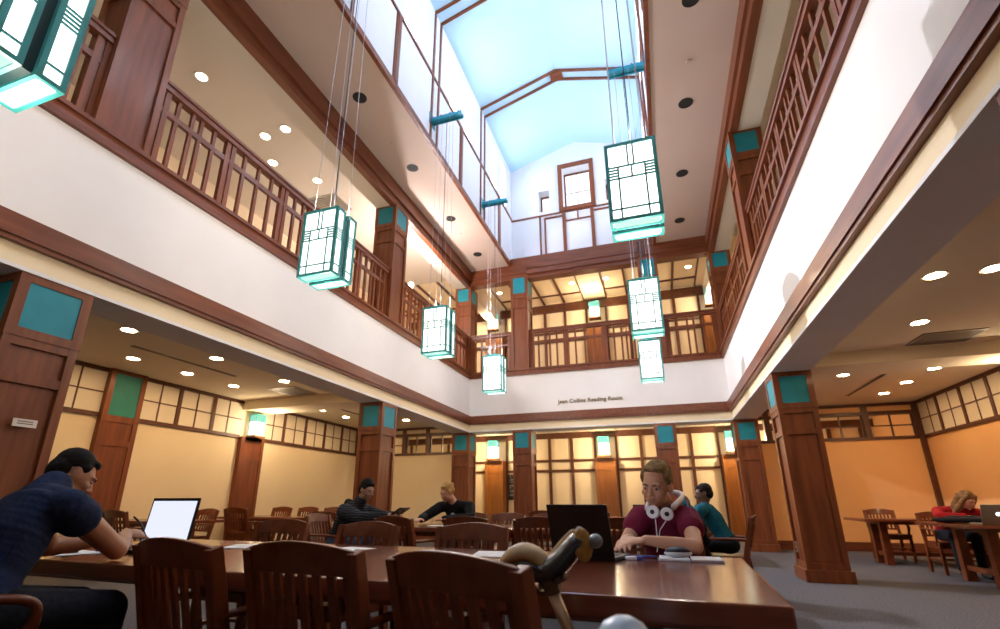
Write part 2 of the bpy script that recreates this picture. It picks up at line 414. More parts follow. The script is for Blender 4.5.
# ceiling battens of the back gallery and side walls' upper rails
m = MB(); zc = ZR+.1
for i in range(5):
    c = CX+3.64*(i-2)
    for d in (.37, 1.09, 1.82, 2.55, 3.27):
        if WLX < c+d < WRX: m.box(c+d-.035, c+d+.035, YC+.35, YB, zc-.05, zc)
m.box(WLX, WRX, 15.42, 15.48, zc-.045, zc)
struct(m, 'trim_16', WOODD)
m = MB()
for xw, s in ((WLX, 1), (WRX, -1)):
    for z in (6.3, 6.85): m.box(xw, xw+s*.03, YF, YB, z, z+.07)
    for i in range(12): m.box(xw, xw+s*.03, -4+i*1.6, -3.93+i*1.6, 4.42, 6.9)
struct(m, 'trim_17', WOODD)

# ================================================================== columns
def column(x, y, z0, z1, cap, label, group, facing=(1, -1), capmat=None, plinth=True):
    """square timber column, its corner at (x, y): panels recessed between stiles, coloured capital panels"""
    t = .034
    core = MB().box(x+t, x+CW-t, y+t, y+CD-t, z0, z1)
    st = MB(); sw = .07
    for (sx, sy) in ((0,0),(1,0),(0,1),(1,1)):
        xa = x if sx == 0 else x+CW-sw; ya = y if sy == 0 else y+CD-sw
        st.box(xa, xa+sw, ya, ya+sw, z0+.02, z1)
    H = z1-z0
    rails = [(z1-.07, z1), (z1-cap-.12, z1-cap-.05), (z1-cap-.43, z1-cap-.35), (z0, z0+.24)]
    for a, b in rails:
        st.box(x+.004, x+CW-.004, y+.004, y+CD-.004, a, b)
    o = core.build('column', WOODV); o['kind'] = 'structure'; tag(o, label, 'column', group)
    st.build('stile', WOODV, parent=o)
    if plinth: MB().box(x-.034, x+CW+.034, y-.034, y+CD+.034, z0, z0+.155).build('plinth', WOODV, parent=o, bevel=.008)
    cm = MB(); f = .075; e = .006; zt, zb = z1, z1-cap
    for xa, xb in ((x-e, x+f), (x+CW-f, x+CW+e)):
        for ya, yb in ((y-e, y+f), (y+CD-f, y+CD+e)): cm.box(xa, xb, ya, yb, zb-.05, zt)
    for za, zb2 in ((zt-.07, zt), (zb-.05, zb+.03)):
        for ya, yb in ((y-e, y+f), (y+CD-f, y+CD+e)): cm.box(x+f, x+CW-f, ya, yb, za, zb2)
        for xa, xb in ((x-e, x+f), (x+CW-f, x+CW+e)): cm.box(xa, xb, y+f, y+CD-f, za, zb2)
    cm.build('capital_frame', WOODV, parent=o)
    pz0, pz1 = zb+.03, zt-.07
    for args in ((x+f, x+CW-f, y+.004, y+.02, pz0, pz1), (x+f, x+CW-f, y+CD-.02, y+CD-.004, pz0, pz1),
                 (x+.004, x+.02, y+f, y+CD-f, pz0, pz1), (x+CW-.02, x+CW-.004, y+f, y+CD-f, pz0, pz1)):
        MB().box(*args).build('teal_panel', capmat or TEAL, parent=o)
    return o
for x, side in ((XL-CW, 'left'), (XR, 'right')):
    for y, pos in ((YN, 'nearest, beside the man in blue' if side == 'left' else 'near the camera'), (YM, 'behind the man in the hooded jacket' if side == 'left' else 'in front of the warm-lit wall'), (YC, 'at the far corner')):
        column(x, y if (side, y) != ('right', YN) else 2.0, 0, ZB, .50, 'panelled timber column with teal capital, %s side of the hall, %s' % (side, pos), 'ground floor timber columns')
        column(x, y if y != YN else 2.42, 4.42, ZS+.03, .50, 'upper gallery timber column with teal capital, %s side, %s' % (side, {YN: 'nearest the camera', YM: 'halfway along', YC: 'at the far corner'}[y]), 'gallery timber columns')
for x, w in ((-3.711, 'left'), (-.0797, 'right')):
    column(x, YC, 0, ZB, .50, 'panelled timber column with teal capital under the wall lettering, %s one of the middle pair' % w, 'ground floor timber columns')
    column(x, YC-.02, 4.42, ZS+.14, .60, 'upper timber column with turquoise capital in the back gallery, %s one of the pair' % w, 'gallery timber columns')
# side wall pilasters
def pilaster(x0, x1, y0, y1, z1, label, mat, axis, teal=False):
    m = MB().box(x0, x1, y0, y1, 0, z1)
    o = struct(m, 'pilaster', mat); tag(o, label, 'pilaster', 'wall pilasters')
    fr = MB(); e = .014
    if axis == 'x+' or axis == 'x-':
        xa, xb = (x1, x1+e) if axis == 'x+' else (x0-e, x0)
        w = .09
        fr.box(xa, xb, y0, y0+w, 0, z1); fr.box(xa, xb, y1-w, y1, 0, z1)
        for a, b in ((0, .2), (1.93, 2.03), (2.33, 2.44)): fr.box(xa, xb, y0+w, y1-w, a, b)
        fr.box(xa, xb, y0+w, y1-w, z1-.07, z1)
        if teal: MB().box(xa, xa+(.006 if axis == 'x+' else .006), y0+w, y1-w, 2.44, z1-.07).build('teal_panel', TEALG, parent=o)
    else:
        w = .07
        fr.box(x0, x0+w, y0-e, y0, 0, z1); fr.box(x1-w, x1, y0-e, y0, 0, z1)
        for a, b in ((0, .2), (1.97, 2.04), (2.28, 2.36)): fr.box(x0+w, x1-w, y0-e, y0, a, b)
    fr.build('stile', mat, parent=o)
    return o
pilaster(WLX, WLX+.09, 5.56, 6.20, ZC, 'wooden pilaster with tall green panel on the left wall', WOODV, 'x+', True)
pilaster(WLX, WLX+.09, 8.56, 9.24, 2.43, 'wooden pilaster carrying the glowing lantern on the left wall', WOODV, 'x+')
pilaster(WRX-.09, WRX, 5.56, 6.20, ZC, 'wooden pilaster on the right wall', WOODV, 'x-', True)
pilaster(WRX-.09, WRX, 8.56, 9.24, 2.42, 'wooden pilaster under the right wall lantern', WOODV, 'x-')
for i, nm in ((-1, 'behind the woman in black'), (0, 'in the middle of the back wall'), (1, 'behind the man in teal')):
    c = CX+3.64*i
    pilaster(c-.31, c+.31, YB-.42, YB, 2.36, 'glow-tinted wood pilaster below a lantern, %s' % nm, WOODGLOW, 'y-')
for i in (-1, 0, 1):
    c = CX+3.64*i
    o = struct(MB().box(c-.31, c+.31, YB-.42, YB, 4.42, 4.42+2.36), 'pilaster', WOODGLOW)
    tag(o, 'glow-tinted wood pilaster of the back gallery below a lantern, %s' % ('left', 'centre', 'right')[i+1], 'pilaster', 'wall pilasters')
# light plaster soffits over the lantern niches
m = MB()
for i in (-1, 0, 1):
    c = CX+3.64*i
    m.box(c-.36, c+.36, YB-.75, YB-.1, ZC-.025, ZC); m.box(c-.36, c+.36, YC+.4, YB-.1, ZR+.03, ZR+.1)
struct(m, 'ceiling_niche', PANELP)
# ================================================================== balcony railings
def railing(p0, p1, label, base=True):
    """straight railing between two points (same x or same y), face towards the atrium"""
    (xa, ya), (xb, yb) = p0, p1
    L = math.hypot(xb-xa, yb-ya)
    root = empty('balcony_railing', (xa, ya, 0), math.atan2(yb-ya, xb-xa), label, 'railing', 'gallery railings')
    h = lambda: MB()
    h().box(0, L, -.055, .055, 5.63, 5.70).box(0, L, -.075, .075, 5.70, 5.745).build('handrail', WOODX, root, bevel=.006)
    h().box(0, L, -.025, .025, 5.33, 5.40).build('mid_rail', WOODX, root)
    h().box(0, L, -.04, .04, 4.56, 4.62).build('bottom_rail', WOODX, root)
    nb = max(1, round(L/1.02)); step = L/nb
    wide = MB().box(-.075, -.012, -.03, .03, 4.60, 5.64).box(.012, .075, -.03, .03, 4.60, 5.64).box(-.02, .02, -.015, .015, 4.60, 5.64)
    thin = MB().box(-.023, .023, -.02, .02, 4.60, 5.64)
    proto = {}
    def put(kind, x):
        if kind not in proto:
            o = (wide if kind == 'w' else thin).build('post' if kind == 'w' else 'baluster', WOODV, root); proto[kind] = o
        else:
            o = proto[kind].copy(); col.objects.link(o); o.parent = root
        o.location = (x, 0, 0)
    for i in range(nb+1):
        x = i*step
        if 0 < i < nb: put('w', x)
        elif i == 0: put('w', .06)
        else: put('w', L-.06)
        if i < nb:
            for k, f in enumerate((.25, .44, .56, .75)):
                if k == 1 and i % 2: continue
                if k == 2 and i % 2: f = .5
                put('t', x+f*step)
    return root
xlr, xrr, ybr = XL-.12, XR+.12, YC+.12
railing((xlr, Y0), (xlr, 2.42), 'balcony railing on the left gallery, end nearest the camera beside the big hanging lantern')
railing((xlr, 2.42+CD), (xlr, YM), 'long balcony railing on the left gallery between two upper columns')
railing((xlr, YM+CD), (xlr, YC), 'balcony railing on the left gallery beyond the middle column')
railing((xrr, YN+CD), (xrr, YM), 'long balcony railing on the right gallery with daylight glinting on it')
railing((xrr, YM+CD), (xrr, YC), 'balcony railing on the right gallery, last stretch to the far corner')
railing((XL, ybr), (-3.711, ybr), 'short balcony railing on the back gallery, left of the turquoise-capped column')
railing((-3.711+CW, ybr), (-.0797, ybr), 'balcony railing in the middle of the back gallery above the wall lettering')
railing((-.0797+CW, ybr), (XR, ybr), 'short balcony railing on the back gallery, right end')
m = MB()
m.box(XL-.2, XL+.05, Y0, YC, ZF, 4.565); m.box(XR-.05, XR+.2, Y0, YC, ZF, 4.565); m.box(XL+.05, XR-.05, YC-.05, YC+.2, ZF, 4.565)
m.box(XL-.2, XL+.085, Y0, YC, 4.53, 4.575); m.box(XR-.085, XR+.2, Y0, YC, 4.53, 4.575); m.box(XL+.085, XR-.085, YC-.085, YC+.2, 4.53, 4.575)
struct(m, 'trim_18', WOODY)

# ================================================================== hanging lanterns
def pendant(x, y, zt, label):
    zb = zt-.86
    W, D, H = .46, .155, .83
    root = empty('hanging_lantern', (x, y, zb), 0, label, 'lantern', 'hanging art glass lanterns')
    for sgn, nm in ((-1, 'front'), (1, 'rear')):
        y0 = -.185 if sgn < 0 else .03
        y1 = y0+D
        z0 = .03
        MB().box(-W/2+.012, W/2-.012, y0+.012, y1-.012, z0+.02, z0+H-.02).build('glass_box', LGLASS, root)
        fr = MB(); t = .032
        for xx in (-W/2, W/2-t):
            for yy in (y0, y1-t): fr.box(xx, xx+t, yy, yy+t, z0, z0+H)
        for zz in (z0, z0+H-t):
            fr.box(-W/2+t, W/2-t, y0, y0+t*.7, zz, zz+t); fr.box(-W/2+t, W/2-t, y1-t*.7, y1, zz, zz+t)
            fr.box(-W/2, -W/2+t*.7, y0+t, y1-t, zz, zz+t); fr.box(W/2-t*.7, W/2, y0+t, y1-t, zz, zz+t)
        fr.build('frame', TEALM, root)
        # leaded pattern: broad faces and sides
        ld = MB(); b = .0075
        yo = (y0+.003, y0+.012) if sgn < 0 else (y1-.012, y1-.003)
        def v(xx, za, zb2): ld.box(xx-b, xx+b, yo[0], yo[1], z0+za, z0+zb2)
        def hh(xa, xb, zz): ld.box(xa, xb, yo[0], yo[1], z0+zz-b, z0+zz+b)
        hh(-W/2, W/2, .125); hh(-W/2, W/2, .57); hh(-W/2, W/2, .445)
        for xx in (-.118, .118): v(xx, .03, .57)
        for xx in (-.025, .025): v(xx, .57, .80)
        v(0, .445, .57)
        for zz in (.477, .508, .540):
            hh(-W/2, -.118, zz); hh(.118, W/2, zz)
        for sx in (-1, 1):
            xo = (sx*(W/2-.012), sx*(W/2-.003))
            for zz in (.125, .445, .57, .477, .508, .540): ld.box(xo[0], xo[1], y0+.01, y1-.01, z0+zz-b, z0+zz+b)
        ld.build('leading', TEALM, root)
        MB().box(-W/2+.035, W/2-.035, y0+.03, y1-.03, z0+.002, z0+.018).build('bottom_glass', MINT if sgn < 0 else LGLASS, root)
    MB().box(-W/2+.04, W/2-.04, -.04, .04, .05, .84).build('core', DTEAL, root)
    MB().box(-.17, .17, -.15, .15, .86, .882).box(-.10, .10, -.10, .10, .882, .91).build('top_cap', TEALM, root)
    lp = bpy.data.lights.new('lantern_fill', 'POINT'); lp.energy = 29; lp.color = (1.0, .87, .75); lp.shadow_soft_size = .06  # unseen point light added above the lantern to brighten the fascia
    lo = bpy.data.objects.new('lantern_fill', lp); col.objects.link(lo); lo.parent = root; lo.location = (0, 0, 1.10)
    lp = bpy.data.lights.new('lower_fill', 'POINT'); lp.energy = 12; lp.color = (1.0, .86, .70); lp.shadow_soft_size = .06  # second unseen point light, added below to brighten tables and people
    lo = bpy.data.objects.new('lower_fill', lp); col.objects.link(lo); lo.parent = root; lo.location = (0, 0, -.20)
    zc = 8.322-zb
    for k, (xx, yy) in enumerate(((-.14,-.13),(.14,-.13),(-.14,.13),(.14,.13))):
        MB().tube([(xx, yy, .87), (xx*.85, yy*.6, zc)], .0038, 5).build('cable', CABLE, root)
    MB().tube([(.02, 0, .9), (.02, 0, zc)], .0065, 5).build('power_cord', CORDM, root)
    return root
PY = [1.18, 4.12, 7.17, 10.2]
names = ['cropped by the top left corner', 'second', 'third', 'farthest']
LX, RX = -3.40, .01
for i, y in enumerate(PY):
    pendant(LX, y, 4.22 if i else 4.17, ['large hanging art glass lantern cut off by the top left corner', 'hanging art glass lantern in front of the left gallery railing, second of its row',
        'hanging art glass lantern before the left gallery corner, third of its row', 'small looking hanging lantern in front of the back wall, last of the left row'][i])
for i, y in enumerate(PY[1:]):
    pendant(RX, y, 4.22, ['biggest hanging art glass lantern of the right row, below the skylight', 'hanging art glass lantern in front of the back gallery railing, middle of the right row',
        'hanging art glass lantern just beneath another one, last of the right row'][i])
for side, x0, x1 in ((-1, WX0, WX0+.66), (1, WX1, WX1-.66)):
    for i, y in enumerate(PY):
        if side > 0 and i == 0: continue
        yy = y
        root = empty('lantern_bracket', (x0, yy, 8.36), 0, 'turquoise steel bracket arm on the %s skylight well wall, %s from camera' % ('left' if side < 0 else 'right', ORD[i]), 'bracket', 'turquoise lantern brackets')
        d = x1-x0
        a, b = (0, d) if d > 0 else (d, 0)
        MB().box(a, b, -.075, -.045, -.035, .04).box(a, b, .045, .075, -.035, .04).box(a, b, -.045, .045, -.01, .01).build('arm', TEALB, root)
        MB().box(0, .015*(1 if d > 0 else -1), -.13, .13, -.11, .16).build('wall_plate', TEALB, root)
        sp = MB()
        for f in (.35, .65, .9): sp.box(d*f-.012, d*f+.012, -.085, .085, .04, .055)
        sp.build('spacer', TEALB, root)

# ================================================================== wall lanterns
def wall_lantern(x, y, z, face, label, power=42):
    """box lantern, face 'y-' looks to the camera, 'x+' / 'x-' away from the side walls; z is its underside"""
    rz = {'y-': 0, 'x+': PI/2, 'x-': -PI/2}[face]
    root = empty('wall_lantern', (x, y, z), rz, label, 'lantern', 'glowing wall lanterns')
    W, D, H = .34, .24, .58
    MB().box(-W/2+.01, W/2-.01, -D+.01, -.01, .02, H*.66).build('glass', WGLASS, root)
    MB().box(-W/2+.01, W/2-.01, -D+.01, -.01, H*.66, H-.02).build('green_glass', WGREEN, root)
    fr = MB(); t = .016
    for xx in (-W/2, W/2-t):
        for yy in (-D, -t): fr.box(xx, xx+t, yy, yy+t, 0, H)
    for zz in (0, H-t): fr.box(-W/2, W/2, -D, 0, zz, zz+t)
    for zz in (.11, H*.66):
        fr.box(-W/2, W/2, -D-.001, -D+.012, zz, zz+.008)
        fr.box(-W/2-.001, -W/2+.012, -D, 0, zz, zz+.008); fr.box(W/2-.012, W/2+.001, -D, 0, zz, zz+.008)
    for xx in (-.1, 0, .1): fr.box(xx-.004, xx+.004, -D-.001, -D+.012, 0, .11)
    for xx in (-.1, .1): fr.box(xx-.004, xx+.004, -D-.001, -D+.012, .11, H)
    fr.build('frame', TEALM, root)
    lp = bpy.data.lights.new('lantern_fill', 'POINT'); lp.energy = power; lp.color = (1.0, .76, .48); lp.shadow_soft_size = .05  # unseen point light added in front of the lantern to brighten the wall
    lo = bpy.data.objects.new('lantern_fill', lp); col.objects.link(lo); lo.parent = root; lo.location = (0, -D-.40, H*.45)
    MB().box(-W/2-.03, W/2+.03, -D-.03, 0, -.035, 0).build('shelf', WOODGLOW, root)
    return root
for i, nm in ((-1, 'left, beyond the woman in black'), (0, 'centre'), (1, 'right, near the corner column')):
    c = CX+3.64*i
    wall_lantern(c, YB-.36, 2.42, 'y-', 'glowing wall lantern on the ground floor back wall, %s' % nm, 75)
    wall_lantern(c, YB-.36, 6.98, 'y-', 'glowing wall lantern in the upper back gallery, %s' % ('left', 'centre', 'right')[i+1], 60)
wall_lantern(WLX+.04, 8.90, 2.47, 'x+', 'glowing wall lantern on the left aisle wall', 30).scale = (.85, .85, .85)
wall_lantern(WRX-.04, 8.90, 2.46, 'x-', 'glowing wall lantern on the right aisle wall', 20)
wall_lantern(WLX+.02, 9.6, 6.2, 'x+', 'glowing wall lantern seen through the left gallery railing', 20)

# ================================================================== ceiling fittings
def downlight(x, y, z, label, r=.088, group='recessed downlights', lamp=None):
    root = empty('ceiling_downlight', (x, y, z), 0, label, 'downlight', group)
    MB().lathe([(r+.025, -.004), (r+.025, .002), (r, .004), (r-.004, -.004), (r+.02, -.009)], n=20).build('trim_ring', TRIMW, root)
    MB().lathe([(r-.003, -.006), (r-.003, .0), (.002, .0), (.002, -.006)], n=20).build('lamp', lamp or DOWN, root)
low = [(-6.62, 4.26), (-7.9, 5.25), (-6.62, 5.68), (-7.9, 6.24), (-7.9, 7.28), (-6.67, 7.28), (-7.93, 10.05), (-7.95, 11.12), (-6.65, 12.1)]
for i, (x, y) in enumerate(low):
    downlight(x, y, ZC-.003, 'recessed downlight in the left aisle ceiling, %s from the camera' % ORD[i])
for i, (x, y) in enumerate([(2.85, 5.75), (3.32, 5.74), (3.34, 7.35), (3.30, 10.19), (4.63, 10.14), (4.63, 11.21), (4.62, 12.25)]):
    downlight(x, y, ZC-.003, 'recessed downlight in the right aisle ceiling, %s from the camera' % ORD[i])
for i, (x, y) in enumerate([(-6.66, 4.47), (-8.0, 5.65), (-6.17, 5.9), (-6.68, 5.93), (-7.1, 6.6), (-6.6, 7.4)]):
    downlight(x, y, ZR-.003, 'recessed downlight in the left gallery ceiling, %s from the camera' % ORD[i], lamp=DOWNU)
for i, x in enumerate((-4.7, -2.2, -1.1, 1.38)):
    downlight(x, 14.68, ZR+.097, 'recessed downlight in the back gallery ceiling, %s from the left' % ORD[i], lamp=DOWNU)
for s, x in (('left', -4.40), ('right', 1.05)):
    for i, y in enumerate((3.72, 5.71, 7.7, 9.75, 11.69)):
        if i == 0 and s == 'left': continue
        root = empty('ceiling_can_light', (x, y, ZR), 0, 'unlit black can light in the ceiling strip %s of the skylight, %s from camera' % (s, ORD[i]), 'can light', 'black ceiling cans')
        MB().lathe([(.125, -.006), (.125, 0), (.10, 0), (.10, -.006)], n=20).build('rim', BLACK, root)
        MB().lathe([(.10, -.002), (.10, 0), (.002, 0), (.002, -.002)], n=20).build('opening', DARKG, root)
for s, x, ys in (('left', -4.44, (3.93, 6.9, 10.5)), ('right', 1.06, (6.79, 10.54))):
    for i, y in enumerate(ys):
        o = MB().lathe([(.03, -.012), (.038, 0), (.002, 0), (.002, -.03), (.012, -.03)], c=(x, y, ZR), n=12).build('sprinkler_head', RINGP)
        tag(o, 'small sprinkler head in the ceiling strip %s of the skylight, %s from camera' % (s, ORD[i]), 'sprinkler', 'sprinkler heads')
def square_vent(x0, x1, y0, y1, z, label):
    root = empty('ceiling_vent', ((x0+x1)/2, (y0+y1)/2, z), 0, label, 'vent')
    w, d = (x1-x0)/2, (y1-y0)/2
    fr = MB(); fr.box(-w, w, -d, -d+.03, -.012, 0); fr.box(-w, w, d-.03, d, -.012, 0); fr.box(-w, -w+.03, -d+.03, d-.03, -.012, 0); fr.box(w-.03, w, -d+.03, d-.03, -.012, 0)
    fr.build('frame', VENTM, root)
    sl = MB(); k = 11
    for i in range(k):
        yy = -d+.05+i*(2*d-.1)/(k-1); sl.box(-w+.03, w-.03, yy-.012, yy+.012, -.009, -.001)
    sl.build('grille', VENTM, root); MB().box(-w+.03, w-.03, -d+.03, d-.03, -.001, 0).build('backing', SLOTM, root)
square_vent(-7.45, -6.78, 7.70, 8.42, ZC, 'square air vent in the left aisle ceiling')
square_vent(3.6, 4.32, 7.90, 8.48, ZC, 'square air vent in the right aisle ceiling')
square_vent(-7.3, -6.5, 7.9, 8.6, ZR, 'square air vent in the left gallery ceiling above the railing')
def slot_vent(x, y0, y1, z, label):
    root = empty('linear_vent', (x, (y0+y1)/2, z), 0, label, 'vent')
    d = (y1-y0)/2
    MB().box(-.04, -.018, -d, d, -.008, 0).box(.018, .04, -d, d, -.008, 0).build('frame', VENTM, root)
    MB().box(-.018, .018, -d, d, -.003, 0).build('slot', DARKG, root)
slot_vent(-7.26, 4.77, 6.70, ZC, 'long slot vent in the left aisle ceiling, nearer one')
slot_vent(-7.40, 9.9, 11.6, ZC, 'long slot vent in the left aisle ceiling beyond the cross beam')
slot_vent(3.98, 10.36, 12.33, ZC, 'long slot vent in the right aisle ceiling')
# ---- wall lettering, signs, plates
def text(body, size, loc, rot, mat, name, parent=None, ext=.004, align='CENTER', spacing=1.0):
    cu = bpy.data.curves.new(name, 'FONT'); cu.body = body; cu.size = size; cu.extrude = ext; cu.align_x = align; cu.align_y = 'CENTER'
    cu.space_character = spacing; cu.offset = size*.018
    o = bpy.data.objects.new(name, cu); col.objects.link(o); o.location = loc; o.rotation_euler = rot
    cu.materials.append(mat)
    if parent: o.parent = parent
    return o
BRONZE = principled('bronze_letters', (0.20, 0.14, 0.06), 0.4, 0.6)
root = empty('wall_lettering', (-1.615, YC-.008, 3.585), 0, 'bronze lettering naming the reading room on the white back fascia', 'lettering')
for wd, xx in (('Jean', -.695), ('Collins', -.305), ('Reading', .20), ('Room', .665)):
    o = text(wd, .145, (0, 0, 0), (0, 0, 0), BRONZE, 'tmp', ext=.008, spacing=1.04)
    me_ = bpy.data.meshes.new_from_object(o.evaluated_get(bpy.context.evaluated_depsgraph_get())); me_.name = 'word'
    o2 = bpy.data.objects.new('word', me_); col.objects.link(o2); o2.parent = root; o2.location = (xx, 0, 0); o2.rotation_euler = (PI/2, 0, 0); bpy.data.objects.remove(o)
root = empty('directory_sign', (-4.745, YB-.085, 1.51), 0, 'black directional sign with white arrows on the back wall beside a column', 'sign')
MB().box(-.13, .13, 0, .02, -.40, .40).build('board', BLACK, root)
SIGNW = principled('sign_white', (.42, .42, .40), .6)
def arrow(mb, x, z, s):
    mb.box(x-s*.18, x+s*.18, -.004, 0, z-s, z+s*.2); mb.prism([(x-s*.7, z+s*.1), (x+s*.7, z+s*.1), (x, z+s)], 'y', -.004, 0)
m = MB(); arrow(m, -.06, .33, .045); arrow(m, -.06, -.02, .045); m.build('arrow', SIGNW, root)
m = MB()
for z, w in ((.25, .16), (.21, .12), (.16, .18), (.07, .2), (.04, .2), (-.10, .15), (-.14, .17), (-.22, .2), (-.26, .14)): m.box(-.10, -.10+w, -.003, 0, z-.006, z+.006)
m.build('text_line', SIGNW, root)
root = empty('room_plate', (XL+.016, 2.56, 1.635), 0, 'small silver plate on the nearest left column', 'plate')
MB().box(-.002, .004, -.085, .085, -.032, .032).build('plate', STEEL, root)
m = MB()
for z in (.012, -.006): m.box(.004, .006, -.055, .055, z-.004, z+.004)
m.build('text_line', SLOTM, root)
root = empty('wall_outlet', (XR-.014, 8.38, .42), 0, 'silver outlet plate on the left face of the right hand column', 'outlet')
MB().box(-.010, .004, -.045, .045, -.07, .07).build('plate', STEEL, root, bevel=.003)
MB().box(-.013, -.010, -.02, .02, .012, .045).box(-.013, -.010, -.02, .02, -.045, -.012).build('socket', SLOTM, root)

# ---- bright flash lamp on the left gallery
root = empty('flash_lamp', (-5.42, 9.72, 4.42), 0, 'bright flash lamp on a stand behind the left gallery railing, beside the column', 'lamp')
aim = (Vector((1.72, 6.2, 2.9))-Vector((-5.42, 9.72, 6.14))).normalized()
Mf = aim.to_track_quat('Z', 'Y').to_matrix().to_4x4(); Mf.translation = (0, 0, 1.72)
MB().lathe([(.002, -.16), (.045, -.16), (.05, -.02), (.075, .0), (.078, .02), (.002, .02)], n=20, M=Mf).build('head', BLACK, root)
FLASHM = emitter('flash_tube', (.94, .95, 1.0), 400.0)
MB().lathe([(.002, .021), (.065, .021), (.065, .026), (.002, .026)], n=20, M=Mf).build('flash_tube', FLASHM, root)
MB().tube([(0, 0, .55), (0, 0, 1.68)], .012, 8).build('pole', BLACK, root)
for k in range(3):
    a = k*2*PI/3+.4; MB().tube([(0, 0, .6), (.26*math.cos(a), .26*math.sin(a), .01)], .010, 6).build('leg', BLACK, root)
lp = bpy.data.lights.new('flash', 'SPOT'); lp.energy = 2500; lp.color = (.87, .89, 1.0); lp.spot_size = 2.5; lp.spot_blend = 1.0; lp.shadow_soft_size = .05
lo = bpy.data.objects.new('flash', lp); col.objects.link(lo); lo.parent = root
lo.matrix_local = Matrix.Translation(Vector((0, 0, 1.72))+aim*.03) @ (aim.to_track_quat('-Z', 'Y').to_matrix().to_4x4())
lp = bpy.data.lights.new('flash_spill', 'POINT'); lp.energy = 280; lp.color = (1.0, .93, .92); lp.shadow_soft_size = .08  # unseen point light added to brighten the gallery ceiling around the flash
lo = bpy.data.objects.new('flash_spill', lp); col.objects.link(lo); lo.parent = root; lo.location = Vector((0, 0, 1.72))+aim*.05+Vector((-.05, .05, .12))
# ================================================================== furniture
def sym_curve(n, f): return [f(i/(n-1)*2-1) for i in range(n)]
def make_chair(label, scale=1.0):
    root = empty('library_armchair', (0,0,0), 0, label, 'chair')
    W = .225
    # seat, dished
    n = 8; m = MB(); vs = []; fs = []
    for j in range(n+1):
        for i in range(n+1):
            u, v = i/n*2-1, j/n*2-1
            x = u*(.235-.02*(1-v)/2); y = v*.235+.02
            z = .452 - .014*max(0, 1-(u*u*1.2+(v+.1)**2*1.1))
            vs.append((x, y, z))
    top = len(vs)
    for j in range(n+1):
        for i in range(n+1): vs.append((vs[j*(n+1)+i][0], vs[j*(n+1)+i][1], .415))
    g = lambda i, j, o=0: o+j*(n+1)+i
    for j in range(n):
        for i in range(n):
            fs.append((g(i,j), g(i+1,j), g(i+1,j+1), g(i,j+1))); fs.append((g(i,j,top), g(i,j+1,top), g(i+1,j+1,top), g(i+1,j,top)))
    for i in range(n):
        fs.append((g(i,0), g(i,0,top), g(i+1,0,top), g(i+1,0))); fs.append((g(i,n), g(i+1,n), g(i+1,n,top), g(i,n,top)))
        fs.append((g(0,i), g(0,i+1), g(0,i+1,top), g(0,i,top))); fs.append((g(n,i), g(n,i,top), g(n,i+1,top), g(n,i+1)))
    m.add(vs, fs).build('seat', CHAIRW, root)
    yb = lambda z: -.215-.115*max(0, (z-.42)/.46)**1.15 if z > .42 else -.215-.05*(.42-z)/.42
    for s in (-1, 1):
        MB().ribbon([(s*W, yb(z), z) for z in (0, .2, .42, .55, .7, .78, .852)], .040, .052, up=(0, 1, 0)).build('back_post', CHAIRW, root, bevel=.005)
    # crest rail: bowed in plan, arched on top
    def crest(zlo, zhi, arch, t=.026):
        rings = []
        for u in [i/14*2-1 for i in range(15)]:
            bow = -.035*(1-u*u); x = u*(W+.004); hi = zhi+arch*(1-u*u); lo = zlo+.006*(1-u*u)
            r = []
            for z, side in ((lo, 0), (lo, 1), (hi, 1), (hi, 0)):
                y = yb(z)+bow+(t/2 if side else -t/2); r.append((x, y, z))
            rings.append(r)
        return MB().sweep(rings)
    crest(.772, .852, .030).build('crest_rail', CHAIRW, root, bevel=.005)
    crest(.505, .54, 0, .022).build('lower_rail', CHAIRW, root)
    for k in range(8):
        u = (k-3.5)/4.1; x = u*W; bow = -.035*(1-u*u)
        MB().ribbon([(x, yb(z)+bow, z) for z in (.53, .62, .72, .782)], .030, .013, up=(0, 1, 0)).build('slat', CHAIRW, root)
    for s in (-1, 1):
        pts = [(s*W, -.262, .625), (s*(W+.008), -.14, .63), (s*(W+.011), 0, .628), (s*(W+.010), .12, .620), (s*(W+.008), .178, .597), (s*(W+.008), .188, .55), (s*W, .165, .46), (s*W, .15, .40)]
        q = []
        P = [Vector(p) for p in pts]; P = [P[0]]+P+[P[-1]]
        for i in range(1, len(P)-2):
            for t in (0, .25, .5, .75):
                q.append(.5*((2*P[i])+(-P[i-1]+P[i+1])*t+(2*P[i-1]-5*P[i]+4*P[i+1]-P[i+2])*t*t+(-P[i-1]+3*P[i]-3*P[i+1]+P[i+2])*t**3))
        q.append(P[-2])
        MB().tube(q, .0225, 8, .68, up=(0.01, .3, 1)).build('arm', CHAIRW, root, smooth=True)
        MB().bar((s*(W-.01), .20, 0), (s*(W-.01), .215, .42), .042, .042).build('front_leg', CHAIRW, root, bevel=.005)
        MB().bar((s*W, -.225, .20), (s*(W-.01), .20, .20), .022, .028).build('stretcher', CHAIRW, root)
    MB().bar((-W, -.01, .20), (W, -.01, .20), .028, .022).build('stretcher', CHAIRW, root)
    MB().box(-W+.02, W-.02, -.2, -.17, .36, .42).box(-W+.02, W-.02, .19, .215, .36, .42).box(-W, -W+.025, -.2, .2, .36, .42).box(W-.025, W, -.2, .2, .36, .42).build('seat_frame', CHAIRW, root)
    return root
chair_proto = [None]
